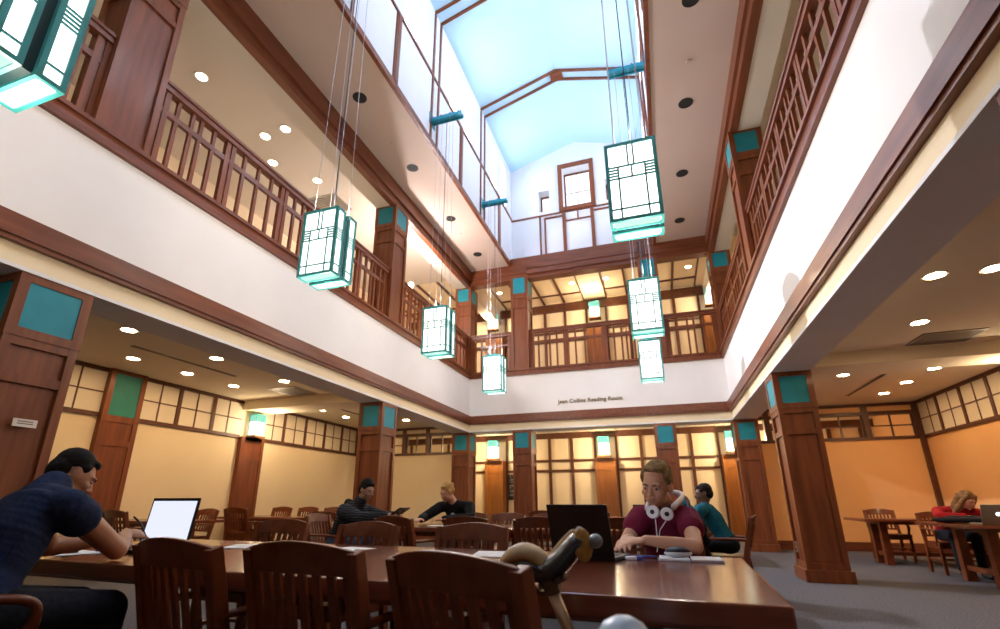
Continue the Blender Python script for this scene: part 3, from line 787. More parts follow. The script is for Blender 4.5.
def chair(x, y, rz, label, group=None, sc=1.0):
    """rz: 0 = the sitter looks to +y (away from the camera)"""
    if chair_proto[0] is None: o = chair_proto[0] = make_chair(label)
    else: o = copy_tree(chair_proto[0])
    o.location = (x, y, 0); o.rotation_euler = (0, 0, math.radians(rz)); o.scale = (sc, sc, sc)
    o['label'] = label; o['category'] = 'chair'; o['group'] = group or 'wooden library armchairs'
    return o
def chair_crest(cx, cy, rz, label, **k):
    """place by the middle of the crest rail"""
    a = math.radians(rz); d = .345
    return chair(cx-math.sin(a)*d, cy+math.cos(a)*d, rz, label, **k)
def table(x0, x1, y0, y1, label, rz=0, th=.045, legs=None, flared=False):
    """long reading table, (x1, y0) is its near right corner"""
    L, D = x1-x0, y1-y0
    a = math.radians(rz)
    root = empty('reading_table', (x1, y0, 0), a, label, 'table', 'long reading tables')
    MB().box(-L, 0, 0, D, .75-th, .75).build('table_top', TABLE, root, bevel=.008)
    i = .13 if not flared else .3
    ap = MB(); zt = .75-th; zl = .652
    ap.box(-L+i, -i, i, i+.025, zl, zt); ap.box(-L+i, -i, D-i-.025, D-i, zl, zt); ap.box(-L+i, -L+i+.025, i+.025, D-i-.025, zl, zt); ap.box(-i-.025, -i, i+.025, D-i-.025, zl, zt)
    ap.build('apron', CHAIRW, root)
    for sx in (-L+i+.05, -i-.05):
        for sy in (i+.05, D-i-.05):
            w1, w0 = (.055, .045) if not flared else (.05, .06)
            MB().sweep([[(sx-w0, sy-w0, 0), (sx+w0, sy-w0, 0), (sx+w0, sy+w0, 0), (sx-w0, sy+w0, 0)], [(sx-w1, sy-w1, .70), (sx+w1, sy-w1, .70), (sx+w1, sy+w1, .70), (sx-w1, sy+w1, .70)]]).build('leg', CHAIRW, root, bevel=.006)
    MB().box(-L+i+.05, -i-.05, D/2-.03, D/2+.03, .14, .2).box(-L+i+.02, -L+i+.08, i+.05, D-i-.05, .14, .2).box(-i-.08, -i-.02, i+.05, D-i-.05, .14, .2).build('foot_rail', CHAIRW, root)
    return root
table(-3.55, .285, 1.545, 2.80, 'long polished reading table in the foreground with a laptop and a notebook on it', rz=-2.0, th=.065)
table(-3.33, .37, 5.15, 6.15, 'long reading table in the middle of the hall where the woman in black writes')
table(-8.5, -6.85, 5.6, 6.6, 'reading table at the left wall, nearer one', flared=True)
table(-8.55, -6.15, 8.0, 9.1, 'reading table at the left wall, farther one with three chairs behind it', flared=True)
table(3.20, 5.40, 10.4, 11.5, 'reading table by the warm-lit wall, farther one', flared=True)
table(3.48, 5.40, 7.85, 9.30, 'reading table on the right with the silver laptop on it', flared=True)
table(-2.9, .9, 9.7, 10.9, 'reading table farthest back in the middle of the hall')
# foreground chairs, backs to the camera
chair_crest(-1.745, 1.44, -9, 'wooden armchair in the foreground with its back to us, in front of the open laptop')
chair_crest(-1.185, 1.45, -4, 'wooden armchair in the foreground with its back to us, middle one of three')
chair_crest(-.565, 1.28, -20, 'wooden armchair in the foreground with the prosthetic leg on its seat, turned slightly')
# across the foreground table
chair_crest(-2.96, 3.45, 183, 'empty wooden armchair across the foreground table, left of the man in the hooded jacket')
chair_crest(-1.98, 3.18, 176, 'empty wooden armchair across the foreground table, in front of the man in the hooded jacket')
chair_crest(-1.19, 3.14, 178, 'empty wooden armchair across the foreground table, nearest the black laptop')
chair_crest(-.04, 3.68, 186, 'wooden armchair the man with the headphones sits in')
# middle table
chair_crest(-2.68, 4.68, -10, 'wooden armchair in front of the hooded man with one arm rest showing')
chair_crest(-1.92, 4.80, -3, 'wooden armchair at the middle table, in front of the woman in black')
chair_crest(-1.17, 4.80, 2, 'wooden armchair at the middle table with its top edge shining, behind the prosthetic leg')
chair_crest(-.38, 4.82, -2, 'wooden armchair at the middle table, partly hidden behind the black laptop')
chair_crest(-4.28, 5.55, -88, 'wooden armchair the man in the hooded jacket sits in')
chair_crest(-2.64, 6.92, 183, 'wooden armchair the woman in black sits in')
chair_crest(-2.06, 6.80, 178, 'wooden armchair across the middle table, broad back with light slats')
chair_crest(-1.50, 6.95, 184, 'wooden armchair across the middle table, partly hidden by the sign column')
chair_crest(.93, 6.42, 80, 'wooden armchair the man in teal sits in, seen from the side')
chair_crest(-5.25, 6.95, 20, 'reddish wooden armchair standing alone left of the hooded man')
# left aisle
chair_crest(-7.45, 5.18, -4, 'wooden armchair at the nearer left table, right behind the writing man', sc=1.04)
chair_crest(-7.75, 7.05, 176, 'wooden armchair at the nearer left table, just behind the glowing laptop screen', sc=1.04)
chair_crest(-7.72, 7.62, 4, 'wooden armchair seen from behind in front of the left wall pilaster', sc=1.06)
chair_crest(-8.30, 9.55, 180, 'wooden armchair against the left wall, left one of three in a row', sc=1.06)
chair_crest(-7.58, 9.55, 178, 'wooden armchair against the left wall, middle one of three in a row', sc=1.06)
chair_crest(-6.88, 9.55, 182, 'wooden armchair against the left wall, right one of three in a row', sc=1.06)
# right aisle
chair_crest(3.93, 11.95, 180, 'wooden armchair in front of the warm-lit wall, pale light through its slats', sc=1.03)
chair_crest(4.03, 10.02, 178, 'dark wooden armchair the woman in red sits in, between the two right hand tables')
# far middle
for i, x in enumerate((-2.2, -1.2, -.2)):
    chair_crest(x, 9.35, 0, 'wooden armchair at the farthest middle table, %s from the left' % ORD[i])

# ================================================================== things on the tables
def T(x, y, z=.75): return (x, y, z)
SILVER = principled('laptop_silver', (.34, .33, .30), .42, .6)
LBLACK = principled('laptop_black', (.010, .009, .010), .42)
KEYM = principled('keyboard_black', (.02, .02, .022), .6)
SCREEN = emitter('lit_screen', (.80, .83, 1.0), .80)
SCRD = emitter('dim_screen', (.62, .70, .9), 3.0)
LOGO = emitter('lit_logo', (.85, .85, 1.0), 2.0)
MAROON = principled('maroon_plastic', (.09, .012, .03), .5)
PAPER = principled('white_paper', (.85, .85, .87), .8)
def laptop(x, y, rz, w, d, h, tilt, body, scr, label, logo=None):
    """rz 0: the user sits on the far side (+y), the lid's back faces the camera. Origin: lid hinge."""
    root = empty('laptop', (x, y, .75), math.radians(rz), label, 'laptop')
    MB().box(-w/2, w/2, 0, d, 0.002, .020).build('base', body, root, bevel=.004)
    MB().box(-w/2+.02, w/2-.02, .03, d*.58, .020, .0225).build('keyboard', KEYM, root)
    M = Matrix.Translation((0, 0, .018)) @ Matrix.Rotation(math.radians(tilt), 4, 'X')
    lid = MB(); lid.mbox(M @ Matrix.Translation((0, 0, h/2)), w, .010, h)
    l = lid.build('lid', body, root, bevel=.004)
    MB().mbox(M @ Matrix.Translation((0, .0062, h/2)), w-.03, .002, h-.035).build('screen', scr, l)
    if logo:
        MB().lathe([(.024, -.0007), (.024, .0007), (.001, .0007), (.001, -.0007)], n=16, M=M @ Matrix.Translation((0, -.0058, h/2)) @ Matrix.Rotation(PI/2, 4, 'X')).build('logo', logo, l)
    return root
laptop(-.385, 2.455, -16, .31, .22, .235, 14, LBLACK, SCRD, 'open black laptop, lid towards us, in front of the man with headphones')
laptop(-2.74, 2.22, 180, .37, .24, .265, 8, LBLACK, SCREEN, 'open laptop with a bright white screen on the left of the foreground table')
laptop(3.86, 8.02, 4, .34, .24, .23, 15, SILVER, SCRD, 'open silver laptop with a glowing round mark on its lid', LOGO)
laptop(-.15, 5.55, 0, .34, .24, .23, 15, MAROON, SCRD, 'open maroon laptop on the middle table behind the man with headphones')
def sheet(x, y, rz, w, d, label, name='paper_sheet', n=1, mat=None, cat='paper', z=.75):
    root = empty(name, (x, y, z), math.radians(rz), label, cat)
    for k in range(n):
        p = MB().box(-w/2, w/2, -d/2, d/2, .0012+k*.0016, .0024+k*.0016).build('page', mat or PAPER, root)
        if k: p.rotation_euler = (0, 0, .06*k)
    return root
sheet(-2.98, 1.90, -10, .30, .22, 'white paper under the arm of the man in blue', n=2)
sheet(-2.42, 2.52, 20, .22, .30, 'loose white papers beside the middle foreground chair', n=3)
sheet(-1.75, 2.55, -15, .21, .29, 'white sheet lying further along the foreground table')
sheet(-.86, 2.58, 12, .21, .29, 'white sheet behind the tan edge of the prosthetic leg')
sheet(-2.50, 5.55, 8, .30, .22, 'open pages the woman in black is writing on', n=2)
NAVY = principled('navy_plastic', (.02, .03, .12), .4); BLUEP = principled('blue_plastic', (.03, .07, .35), .4)
PHONE = principled('phone_black', (.012, .012, .014), .25)
o = MB().box(-.04, .04, -.075, .075, .001, .010).build('mobile_phone', PHONE, bevel=.003); o.location = (-3.0, 1.88, .7545); o.rotation_euler = (0, 0, 1.2)
tag(o, 'black mobile phone on the table under the writing man\'s arm', 'phone')
# notebook, dark oval case, pen, keys near the man with the headphones
root = empty('notebook', (.085, 2.60, .75), math.radians(1), 'open white notebook on the foreground table at the man\'s elbow', 'notebook')
MB().box(-.135, -.004, -.08, .08, .001, .012).build('page', PAPER, root, bevel=.002); MB().box(.004, .135, -.08, .08, .001, .012).build('page', PAPER, root, bevel=.002)
MB().box(-.14, .14, -.085, .085, .0003, .001).build('cover', NAVY, root)
root = empty('glasses_case', (.035, 2.60, .763), .1, 'dark oval case with a pale rim lying on the open notebook', 'case')
MB().ball(Matrix.Translation((0, 0, .016)) @ Matrix.Diagonal((.063, .04, .016, 1)), 20, 10).build('rim', principled('pale_rim', (.6, .6, .62), .4), root, smooth=True)
MB().ball(Matrix.Translation((0, 0, .026)) @ Matrix.Diagonal((.058, .036, .020, 1)), 20, 10).build('lid', principled('dark_lid', (.02, .02, .03), .35), root, smooth=True)
o = MB().tube([(-.07, 0, .008), (.05, 0, .008), (.07, 0, .008)], [.0055, .0055, .002], 8).build('pen', BLUEP); o.location = (-.13, 2.62, .7505); o.rotation_euler = (0, 0, .35)
tag(o, 'blue pen on the table between the laptop and the notebook', 'pen')
root = empty('earbud_case', (-.17, 2.53, .75), .3, 'small white gadget with a blue end beside the black laptop', 'gadget')
MB().box(-.03, .02, -.012, .012, .001, .016).build('body', PAPER, root, bevel=.004); MB().box(.02, .05, -.01, .01, .002, .014).build('end_cap', BLUEP, root, bevel=.003)
# pale domed flask top at the bottom edge
PALE = principled('pale_blue_plastic', (.50, .62, .72), .35)
root = empty('drinking_flask', (-.089, .97, 0), 0, 'pale blue dome topped flask at the bottom edge, out of focus', 'flask')
MB().lathe([(.002, .5), (.05, .5), (.056, .52), (.056, .735), (.002, .75)], n=24).build('body', PALE, root, smooth=True)
MB().lathe([(.056, .735), (.054, .76), (.047, .785), (.034, .803), (.015, .813), (.001, .815)], n=24).build('cap', PALE, root, smooth=True)
st = MB(); st.lathe([(.002, 0), (.15, 0), (.15, .02), (.02, .03), (.018, .47), (.09, .48), (.09, .50), (.002, .5)], n=24)
o = st.build('round_stool', STEEL); o.location = (-.089, .97, 0); tag(o, 'slim round stool under the pale flask', 'stool')
# ================================================================== blob modelling for people and soft shapes
class Blob(MB):
    def cap(s, p, q, r0, r1, n=None, flat=None):
        """tapering limb between two points; flat=(normal, factor) squashes its section"""
        p, q = Vector(p), Vector(q); L = (q-p).length
        n = n or max(2, int(L/(min(r0, r1)*.45))+1)
        for i in range(n+1):
            t = i/n; r = r0+(r1-r0)*t; c = p.lerp(q, t)
            M = Matrix.Translation(c)
            if flat:
                nv = Vector(flat[0]).normalized(); R = nv.to_track_quat('Z', 'Y').to_matrix().to_4x4()
                M = M @ R @ Matrix.Diagonal((r, r, r*flat[1], 1)) 
            else: M = M @ Matrix.Diagonal((r, r, r, 1))
            s.ball(M, 12, 8)
        return s
    def chain(s, pts, rads, **k):
        for a, b, r0, r1 in zip(pts, pts[1:], rads, rads[1:]): s.cap(a, b, r0, r1, **k)
        return s
    def ell(s, M, rx, ry, rz, seg=16, rng=10):
        s.ball(M @ Matrix.Diagonal((rx, ry, rz, 1)), seg, rng); return s
    def echain(s, frames, n=6):
        """elliptic trunk: frames = [(Matrix, rx, ry, rz)], interpolated"""
        for (M0, a0, b0, c0), (M1, a1, b1, c1) in zip(frames, frames[1:]):
            for i in range(n+1):
                t = i/n; p = M0.translation.lerp(M1.translation, t); q = M0.to_quaternion().slerp(M1.to_quaternion(), t)
                s.ell(Matrix.LocRotScale(p, q, None), a0+(a1-a0)*t, b0+(b1-b0)*t, c0+(c1-c0)*t, 14, 8)
        return s
    def skin(s, name, mat, voxel, parent=None, smooth=3, disp=None):
        o = s.build(name, mat, None)
        md = o.modifiers.new('r', 'REMESH'); md.mode = 'VOXEL'; md.voxel_size = voxel; md.use_smooth_shade = True
        if smooth:
            sm = o.modifiers.new('s', 'SMOOTH'); sm.factor = .5; sm.iterations = smooth
        dg = bpy.context.evaluated_depsgraph_get()
        me = bpy.data.meshes.new_from_object(o.evaluated_get(dg)); me.name = name
        o.modifiers.clear(); old = o.data; o.data = me; bpy.data.meshes.remove(old)
        me.materials.clear(); me.materials.append(mat)
        for p in me.polygons: p.use_smooth = True
        if parent is not None: o.parent = parent
        return o
def frame(c, f, u):
    """matrix: x right, y forward, z up, from forward and up hints"""
    f = Vector(f).normalized(); r = f.cross(Vector(u)).normalized(); u = r.cross(f).normalized()
    M = Matrix((r, f, u)).transposed().to_4x4(); M.translation = Vector(c); return M
def frame_up(c, u, f):
    u = Vector(u).normalized(); r = Vector(f).cross(u).normalized(); f = u.cross(r).normalized()
    M = Matrix((r, f, u)).transposed().to_4x4(); M.translation = Vector(c); return M
def cloth(name, c1, c2, scale=25, bump=.25): return mottled(name, c1, c2, scale, .9, 3, bump=bump, spec=.2)
SKIN_A = mottled('skin_fair', (.60, .30, .175), (.66, .345, .205), 9, .5)
SKIN_B = mottled('skin_tan', (.40, .19, .10), (.46, .225, .12), 9, .5)
SKIN_C = mottled('skin_brown', (.30, .155, .10), (.35, .185, .12), 9, .5)
SKIN_D = mottled('skin_dark', (.135, .062, .038), (.165, .08, .05), 9, .5)
def hairmat(name, c1, c2): return mottled(name, c1, c2, 30, .7, 4, (1, .25, 1), bump=.5, bscale=60, spec=.15)
HBLOND = hairmat('dark_blond_hair', (.16, .095, .035), (.36, .23, .095)); HBLK = hairmat('black_hair', (.006, .005, .005), (.016, .013, .012))
HGOLD = hairmat('golden_hair', (.42, .22, .07), (.62, .38, .14)); HBROWN = hairmat('light_brown_hair', (.17, .085, .03), (.34, .18, .075))
EYEW = principled('eye_white', (.42, .38, .36), .4); EYED = principled('eye_dark', (.03, .02, .018), .2)
LIPM = principled('lips', (.42, .17, .14), .5); BROWM = principled('brow', (.10, .055, .025), .8); BROWK = principled('brow_black', (.012, .01, .01), .8)
def head_blob(b, H, jaw=1.0):
    e = b.ell
    e(H @ Matrix.Translation((0, -.018, .035)), .074, .092, .085)
    e(H @ Matrix.Translation((0, .018, -.005)), .067, .076, .090)
    e(H @ Matrix.Translation((0, .028, -.055)), .056*jaw, .062, .060)
    e(H @ Matrix.Translation((0, .066, -.098)), .030*jaw, .026, .022)
    for s in (-1, 1):
        e(H @ Matrix.Translation((s*.040*jaw, .022, -.075)), .020, .036, .026)
        e(H @ Matrix.Translation((s*.038, .068, -.030)), .024, .020, .022)
        e(H @ Matrix.Translation((s*.030, .083, .020)), .024, .012, .009)
        e(H @ Matrix.Translation((s*.076, -.004, -.012)) @ Matrix.Rotation(s*.35, 4, 'Z'), .009, .021, .033)
        e(H @ Matrix.Translation((s*.012, .096, -.038)), .009, .011, .009)
    b.cap(H @ Vector((0, .088, .012)), H @ Vector((0, .111, -.032)), .008, .012)
    e(H @ Matrix.Translation((0, .086, -.060)), .024, .013, .006); e(H @ Matrix.Translation((0, .084, -.073)), .021, .013, .007)
    return b
def face_parts(root, H, brow, beard=None):
    m = MB()
    for s in (-1, 1): m.ball(H @ Matrix.Translation((s*.031, .079, .000)) @ Matrix.Diagonal((.014, .0115, .0058, 1)), 12, 8)
    ew = m.build('eye', EYEW, root, smooth=True)
    m = MB()
    for s in (-1, 1): m.ball(H @ Matrix.Translation((s*.031, .0875, -.001)) @ Matrix.Diagonal((.0068, .004, .0052, 1)), 10, 6)
    m.build('iris', EYED, ew, smooth=True)
    m = MB()
    for s in (-1, 1):
        m.tube([H @ Vector((s*.012, .097, .017)), H @ Vector((s*.03, .094, .023)), H @ Vector((s*.05, .078, .018))], [.003, .0042, .002], 6)
    m.build('eyebrow', brow, root, smooth=True)
    m = MB(); m.ball(H @ Matrix.Translation((0, .0955, -.0605)) @ Matrix.Diagonal((.020, .006, .0042, 1)), 12, 6); m.ball(H @ Matrix.Translation((0, .0935, -.0705)) @ Matrix.Diagonal((.018, .006, .005, 1)), 12, 6)
    m.build('lips', LIPM, root, smooth=True)
def hand_blob(b, wrist, d, n, curl=.5, side=1, s=1.0):
    """palm from the wrist along d, n = back-of-hand normal, thumb towards side*(d x n)"""
    d = Vector(d).normalized(); n = Vector(n); n = (n-d*n.dot(d)).normalized(); r = d.cross(n)*side
    w = Vector(wrist)
    M = Matrix((r, d, n)).transposed().to_4x4(); M.translation = w+d*.048*s
    b.ell(M, .040*s, .052*s, .016*s)
    lens = (.072, .080, .075, .058)
    for k, L in enumerate(lens):
        o = (.030-.020*k)*s
        base = w+d*.085*s+r*o+n*.002
        dd = (d+r*(.10-.07*k)).normalized()
        p1 = base+(dd-n*curl*.35).normalized()*L*.45*s
        p2 = p1+(dd-n*curl*1.2).normalized()*L*.32*s
        p3 = p2+(dd-n*curl*2.2).normalized()*L*.26*s
        b.chain([base-d*.02, p1, p2, p3], [.0095*s, .0088*s, .0078*s, .0066*s])
    t0 = w+d*.025*s+r*.026*s; t1 = t0+(d*.55+r*.75-n*.25).normalized()*.045*s; t2 = t1+(d*.9+r*.25-n*.35).normalized()*.032*s
    b.chain([t0, t1, t2], [.014*s, .011*s, .009*s])
def person(label, J, skinmat, voxel, shirt, trousers, shoes, sleeve, hair, brow, group=None, jacket_r=0.0, jaw=1.0, face=True, build=1.0):
    """J: joints in world coordinates. sleeve: fraction of the arm covered (1 = long sleeves, .35 = T-shirt)"""
    k = build
    f = Vector(J['facing']).normalized()
    pel, chest, neck = Vector(J['pelvis']), Vector(J['chest']), Vector(J['neck'])
    Hm = frame(J['head'], J['look'], J.get('headup', (0, 0, 1))) @ Matrix.Scale(J.get('hs', 1.0), 4)
    lat = (Vector(J['shR'])-Vector(J['shL'])).normalized()
    b = Blob()
    def tf(c, up): 
        u = Vector(up).normalized(); r = (lat-u*lat.dot(u)).normalized(); ff = u.cross(r)
        M = Matrix((r, ff, u)).transposed().to_4x4(); M.translation = Vector(c); return M
    up1 = chest-pel; up2 = neck-chest
    mid = pel.lerp(chest, .5)
    trunk = [(tf(pel, up1), .165*k, .115*k, .11), (tf(mid, up1), .145*k, .10*k, .10), (tf(chest, up1+up2), .165*k, .115*k, .11), (tf(chest.lerp(neck, .62), up2), .16*k, .085*k, .06)]
    def torso(bb, g):
        bb.echain([(M, rx+g, ry+g, rz) for M, rx, ry, rz in trunk], 5)
        for s in ('shR', 'shL'): bb.cap(chest.lerp(neck, .80), J[s], .062*k+g, .060*k+g)
    torso(b, 0)
    b.cap(neck, Hm @ Vector((0, -.022, -.06)), .056*k, .052*k)
    head_blob(b, Hm, jaw)
    for s in ('R', 'L'):
        sh, el, wr = Vector(J['sh'+s]), Vector(J['el'+s]), Vector(J['wr'+s])
        b.chain([sh, sh.lerp(el, .4), el], [.058*k, .050*k, .040*k]); b.chain([el, el.lerp(wr, .35), wr], [.041*k, .040*k, .027*k])
        hd = J.get('hd'+s, wr-el); b_n = J.get('hn'+s, (0, 0, 1))
        hand_blob(b, wr, hd, b_n, J.get('curl', .5), 1 if s == 'L' else -1)
        hp, kn, an = Vector(J['hip'+s]), Vector(J['kn'+s]), Vector(J['an'+s])
        b.chain([hp, kn], [.088*k, .060*k]); b.chain([kn, kn.lerp(an, .35), an], [.058*k, .056*k, .038*k])
        ft = f*.16; b.chain([an+Vector((0, 0, -.03)), an+ft*.6+Vector((0, 0, -.045)), an+ft+Vector((0, 0, -.05))], [.036, .034, .026])
    body = b.skin('person', skinmat, voxel)
    tag(body, label, 'person')
    g = .012+jacket_r
    c = Blob(); torso(c, g)
    if J.get('collar'): c.cap(neck-Vector((0, 0, .01)), neck.lerp(Hm.translation, .25), .066*k+jacket_r, .064*k+jacket_r)
    for s in ('R', 'L'):
        sh, el, wr = Vector(J['sh'+s]), Vector(J['el'+s]), Vector(J['wr'+s])
        if sleeve >= 1:
            c.chain([sh, el, el.lerp(wr, .45), wr.lerp(el, .06)], [.062*k+g, .049*k+g, .045*k+g, .034*k+g])
        else:
            c.chain([sh, sh.lerp(el, sleeve)], [.061*k+g, .056*k+g+.008])
    shirt_o = c.skin('shirt' if not jacket_r else 'jacket', shirt, max(voxel, .007), body, 4)
    c = Blob(); gp = .012
    c.echain([(tf(pel-up1.normalized()*.02, up1), .168*k+gp, .118*k+gp, .105), (tf(pel.lerp(mid, .35), up1), .158*k+gp, .11*k+gp, .07)], 3)
    for s in ('R', 'L'):
        hp, kn, an = Vector(J['hip'+s]), Vector(J['kn'+s]), Vector(J['an'+s])
        c.chain([hp, kn], [.09*k+gp, .063*k+gp]); c.chain([kn, kn.lerp(an, .4), an.lerp(kn, .08)], [.062*k+gp, .056*k+gp, .045*k+gp])
    c.skin('trousers', trousers, max(voxel, .009), body, 4)
    for s in ('R', 'L'):
        an = Vector(J['an'+s]); ft = f*.17; c = Blob()
        c.chain([an+Vector((0, 0, -.035)), an+ft*.6+Vector((0, 0, -.048)), an+ft+Vector((0, 0, -.052))], [.046, .043, .034])
        c.skin('shoe', shoes, .008, body, 3)
    if face: face_parts(body, Hm, brow)
    if hair: hair(body, Hm)
    return body, Hm
def hair_short(mat, vol=.012, fr=.045, back=-.05):
    def fn(root, H):
        b = Blob()
        b.ell(H @ Matrix.Translation((0, -.025, .048)), .076+vol*.5, .090+vol*.4, .080+vol)
        b.ell(H @ Matrix.Translation((0, -.060, .000)), .068+vol*.4, .058+vol*.3, .075)
        for s in (-1, 1): b.ell(H @ Matrix.Translation((s*.066, .006, .034)), .010+vol*.4, .034, .026)
        b.ell(H @ Matrix.Translation((0, fr, .084)), .054, .034, .022+vol*.3)
        b.skin('hair', mat, .007, root, 3)
    return fn
def hair_swept(mat):
    def fn(root, H):
        b = Blob()
        b.ell(H @ Matrix.Translation((0, -.030, .052)), .080, .090, .080)
        b.ell(H @ Matrix.Translation((0, -.066, .005)), .074, .056, .078)
        b.ell(H @ Matrix.Translation((0, .026, .092)), .056, .036, .014)
        for s in (-1, 1):
            b.ell(H @ Matrix.Translation((s*.072, -.008, .042)), .014, .048, .042)
            b.ell(H @ Matrix.Translation((s*.068, .018, .040)), .010, .028, .036)
        b.cap(H @ Vector((0, -.10, .0)), H @ Vector((0, -.13, -.04)), .028, .022)
        b.skin('hair', mat, .006, root, 2)
    return fn
def hair_tied(mat):
    def fn(root, H):
        b = Blob()
        b.ell(H @ Matrix.Translation((0, -.024, .050)), .082, .094, .086)
        b.ell(H @ Matrix.Translation((0, -.066, .005)), .074, .056, .074)
        b.ell(H @ Matrix.Translation((0, .040, .094)), .052, .032, .022)
        for s in (-1, 1): b.ell(H @ Matrix.Translation((s*.072, .006, .020)), .013, .036, .048)
        b.ell(H @ Matrix.Translation((.0, -.115, .055)), .036, .032, .034)
        b.skin('hair', mat, .007, root, 2)
    return fn
def hair_long(mat):
    def fn(root, H):
        b = Blob()
        b.ell(H @ Matrix.Translation((0, -.022, .050)), .086, .096, .086)
        b.ell(H @ Matrix.Translation((0, -.070, -.01)), .080, .056, .090)
        for s in (-1, 1):
            b.chain([H @ Vector((s*.060, .035, .075)), H @ Vector((s*.086, .02, .0)), H @ Vector((s*.092, .0, -.10)), H @ Vector((s*.10, -.02, -.22))], [.026, .030, .034, .026])
            b.chain([H @ Vector((s*.05, -.08, .02)), H @ Vector((s*.075, -.075, -.12)), H @ Vector((s*.09, -.06, -.26))], [.045, .045, .030])
        b.skin('hair', mat, .008, root, 3)
    return fn
# helper giving the point on the picture ray at depth y (used for laying out poses)
CAMQ = dict(rx=-0.3083, ry=0.3292, rz=0.0002, f=485.7282, cx=490.9502, cy=348.8748)
def _rot(a, b, c):
    return (Matrix.Rotation(c, 3, 'Z') @ Matrix.Rotation(a, 3, 'X') @ Matrix.Rotation(b, 3, 'Y'))
CAMR = _rot(CAMQ['rx'], CAMQ['ry'], CAMQ['rz'])
def at(px, py, y=None, z=None):
    c = CAMR.transposed() @ Vector(((px-CAMQ['cx'])/CAMQ['f'], (py-CAMQ['cy'])/CAMQ['f'], 1))
    d = Vector((c.x, c.z, -c.y)); t = y/d.y if y is not None else (z-1.0)/d.z
    return d*t+Vector((0, 0, 1.0))

MAROONT = cloth('maroon_tshirt', (.17, .012, .036), (.21, .018, .05)); NAVYT = cloth('navy_tshirt', (.012, .022, .060), (.020, .034, .085))
DENIM = cloth('blue_denim', (.035, .06, .12), (.07, .11, .19), 60); DARKJ = cloth('dark_jeans', (.010, .012, .018), (.018, .02, .028), 60)
BLACKC = cloth('black_cloth', (.008, .008, .010), (.014, .014, .016)); TEALS = cloth('teal_shirt', (.006, .085, .125), (.010, .12, .17)); REDS = cloth('red_sweater', (.30, .008, .012), (.40, .015, .02))
SHOEB = principled('black_shoe', (.012, .012, .012), .5); WHITEP = principled('white_headphone', (.82, .80, .80), .35); TAN = None
# striped hooded jacket
STRIPE = principled('striped_jacket', (.03, .03, .035), .9, spec=.2)
_nt = STRIPE.node_tree; _w = _nt.nodes.new('ShaderNodeTexWave'); _w.bands_direction = 'Z'; _w.inputs['Scale'].default_value = 11.0; _w.inputs['Distortion'].default_value = 5.0; _w.inputs['Detail'].default_value = 1
_tc = _nt.nodes.new('ShaderNodeTexCoord'); _cr = _nt.nodes.new('ShaderNodeValToRGB'); _cr.color_ramp.elements[0].position = .45; _cr.color_ramp.elements[1].position = .75
_cr.color_ramp.elements[0].color = (.012, .013, .018, 1); _cr.color_ramp.elements[1].color = (.05, .054, .066, 1)
_nt.links.new(_tc.outputs['Object'], _w.inputs['Vector']); _nt.links.new(_w.outputs['Fac'], _cr.inputs['Fac']); _nt.links.new(_cr.outputs['Color'], _nt.nodes['Principled BSDF'].inputs['Base Color'])

V = Vector
# ---- man with white headphones
A = dict(facing=(-.30, -.95, 0), pelvis=(.03, 3.31, .58), chest=(.0, 3.14, .81), neck=(.005, 3.07, .985),
  head=at(656.5, 484, y=3.0), look=(-.36, -.88, -.30), headup=(.10, -.1, 1),
  shR=(-.142, 3.06, .925), shL=(.112, 3.00, .92), elR=(-.225, 2.93, .795), elL=(.122, 2.74, .80), wrR=(-.185, 2.785, .828), wrL=(-.11, 2.69, .828),
  hdR=(-.25, -1, -.12), hdL=(-1, -.12, -.14), hnL=(.0, -.15, 1), hnR=(0, .1, 1), curl=.45,
  hipR=(-.06, 3.28, .56), hipL=(.11, 3.30, .56), knR=(-.13, 2.87, .54), knL=(.10, 2.85, .54), anR=(-.13, 2.88, .09), anL=(.10, 2.86, .09))
bodyA, HA = person('man in a maroon T-shirt with white headphones round his neck, typing at the black laptop', A, SKIN_A, .0055, MAROONT, DENIM, SHOEB, .37, hair_swept(HBLOND), BROWM, jaw=1.0, build=.88)
# headphones: a thing of its own, worn round the neck
NA = V(A['neck'])
root = empty('headphones', tuple(NA), 0, 'white headphones hanging round the neck of the man in maroon', 'headphones')
def loc(p): return V(p)-NA
cR, cL = at(652.8, 512, y=2.90), at(667, 514, y=2.88)
mx = NA+V((0, .03, .045))
arc = []
ctrl = [cR+V((-.03, .03, .02)), NA+V((-.085, .0, .03)), NA+V((-.05, .075, .06)), NA+V((.035, .085, .075)), NA+V((.095, .02, .055)), cL+V((.035, .035, .035))]
P = [ctrl[0]]+ctrl+[ctrl[-1]]
for i in range(1, len(P)-2):
    for t in (0, .2, .4, .6, .8):
        arc.append(.5*((2*P[i])+(-P[i-1]+P[i+1])*t+(2*P[i-1]-5*P[i]+4*P[i+1]-P[i+2])*t*t+(-P[i-1]+3*P[i]-3*P[i+1]+P[i+2])*t**3))
arc.append(ctrl[-1])
MB().tube([p-NA for p in arc], .0125, 8, 1.5).build('headband', WHITEP, root, smooth=True)
for c, nrm in ((cR, (-.25, -1, .05)), (cL, (-.05, -1, .0))):
    Mc = V(nrm).normalized().to_track_quat('Z', 'Y').to_matrix().to_4x4(); Mc.translation = c-NA
    ec = MB().lathe([(.003, -.020), (.028, -.020), (.034, -.013), (.034, .004), (.030, .011), (.003, .012)], n=20, M=Mc).build('ear_cup', WHITEP, root, smooth=False)
    MB().lathe([(.002, .0115), (.012, .0115), (.012, .0135), (.002, .0135)], n=16, M=Mc).build('cup_centre', DARKG, ec)
tail = [cR+V((.01, -.025, -.035)), at(657, 535, y=2.87), at(658, 545, y=2.86)]
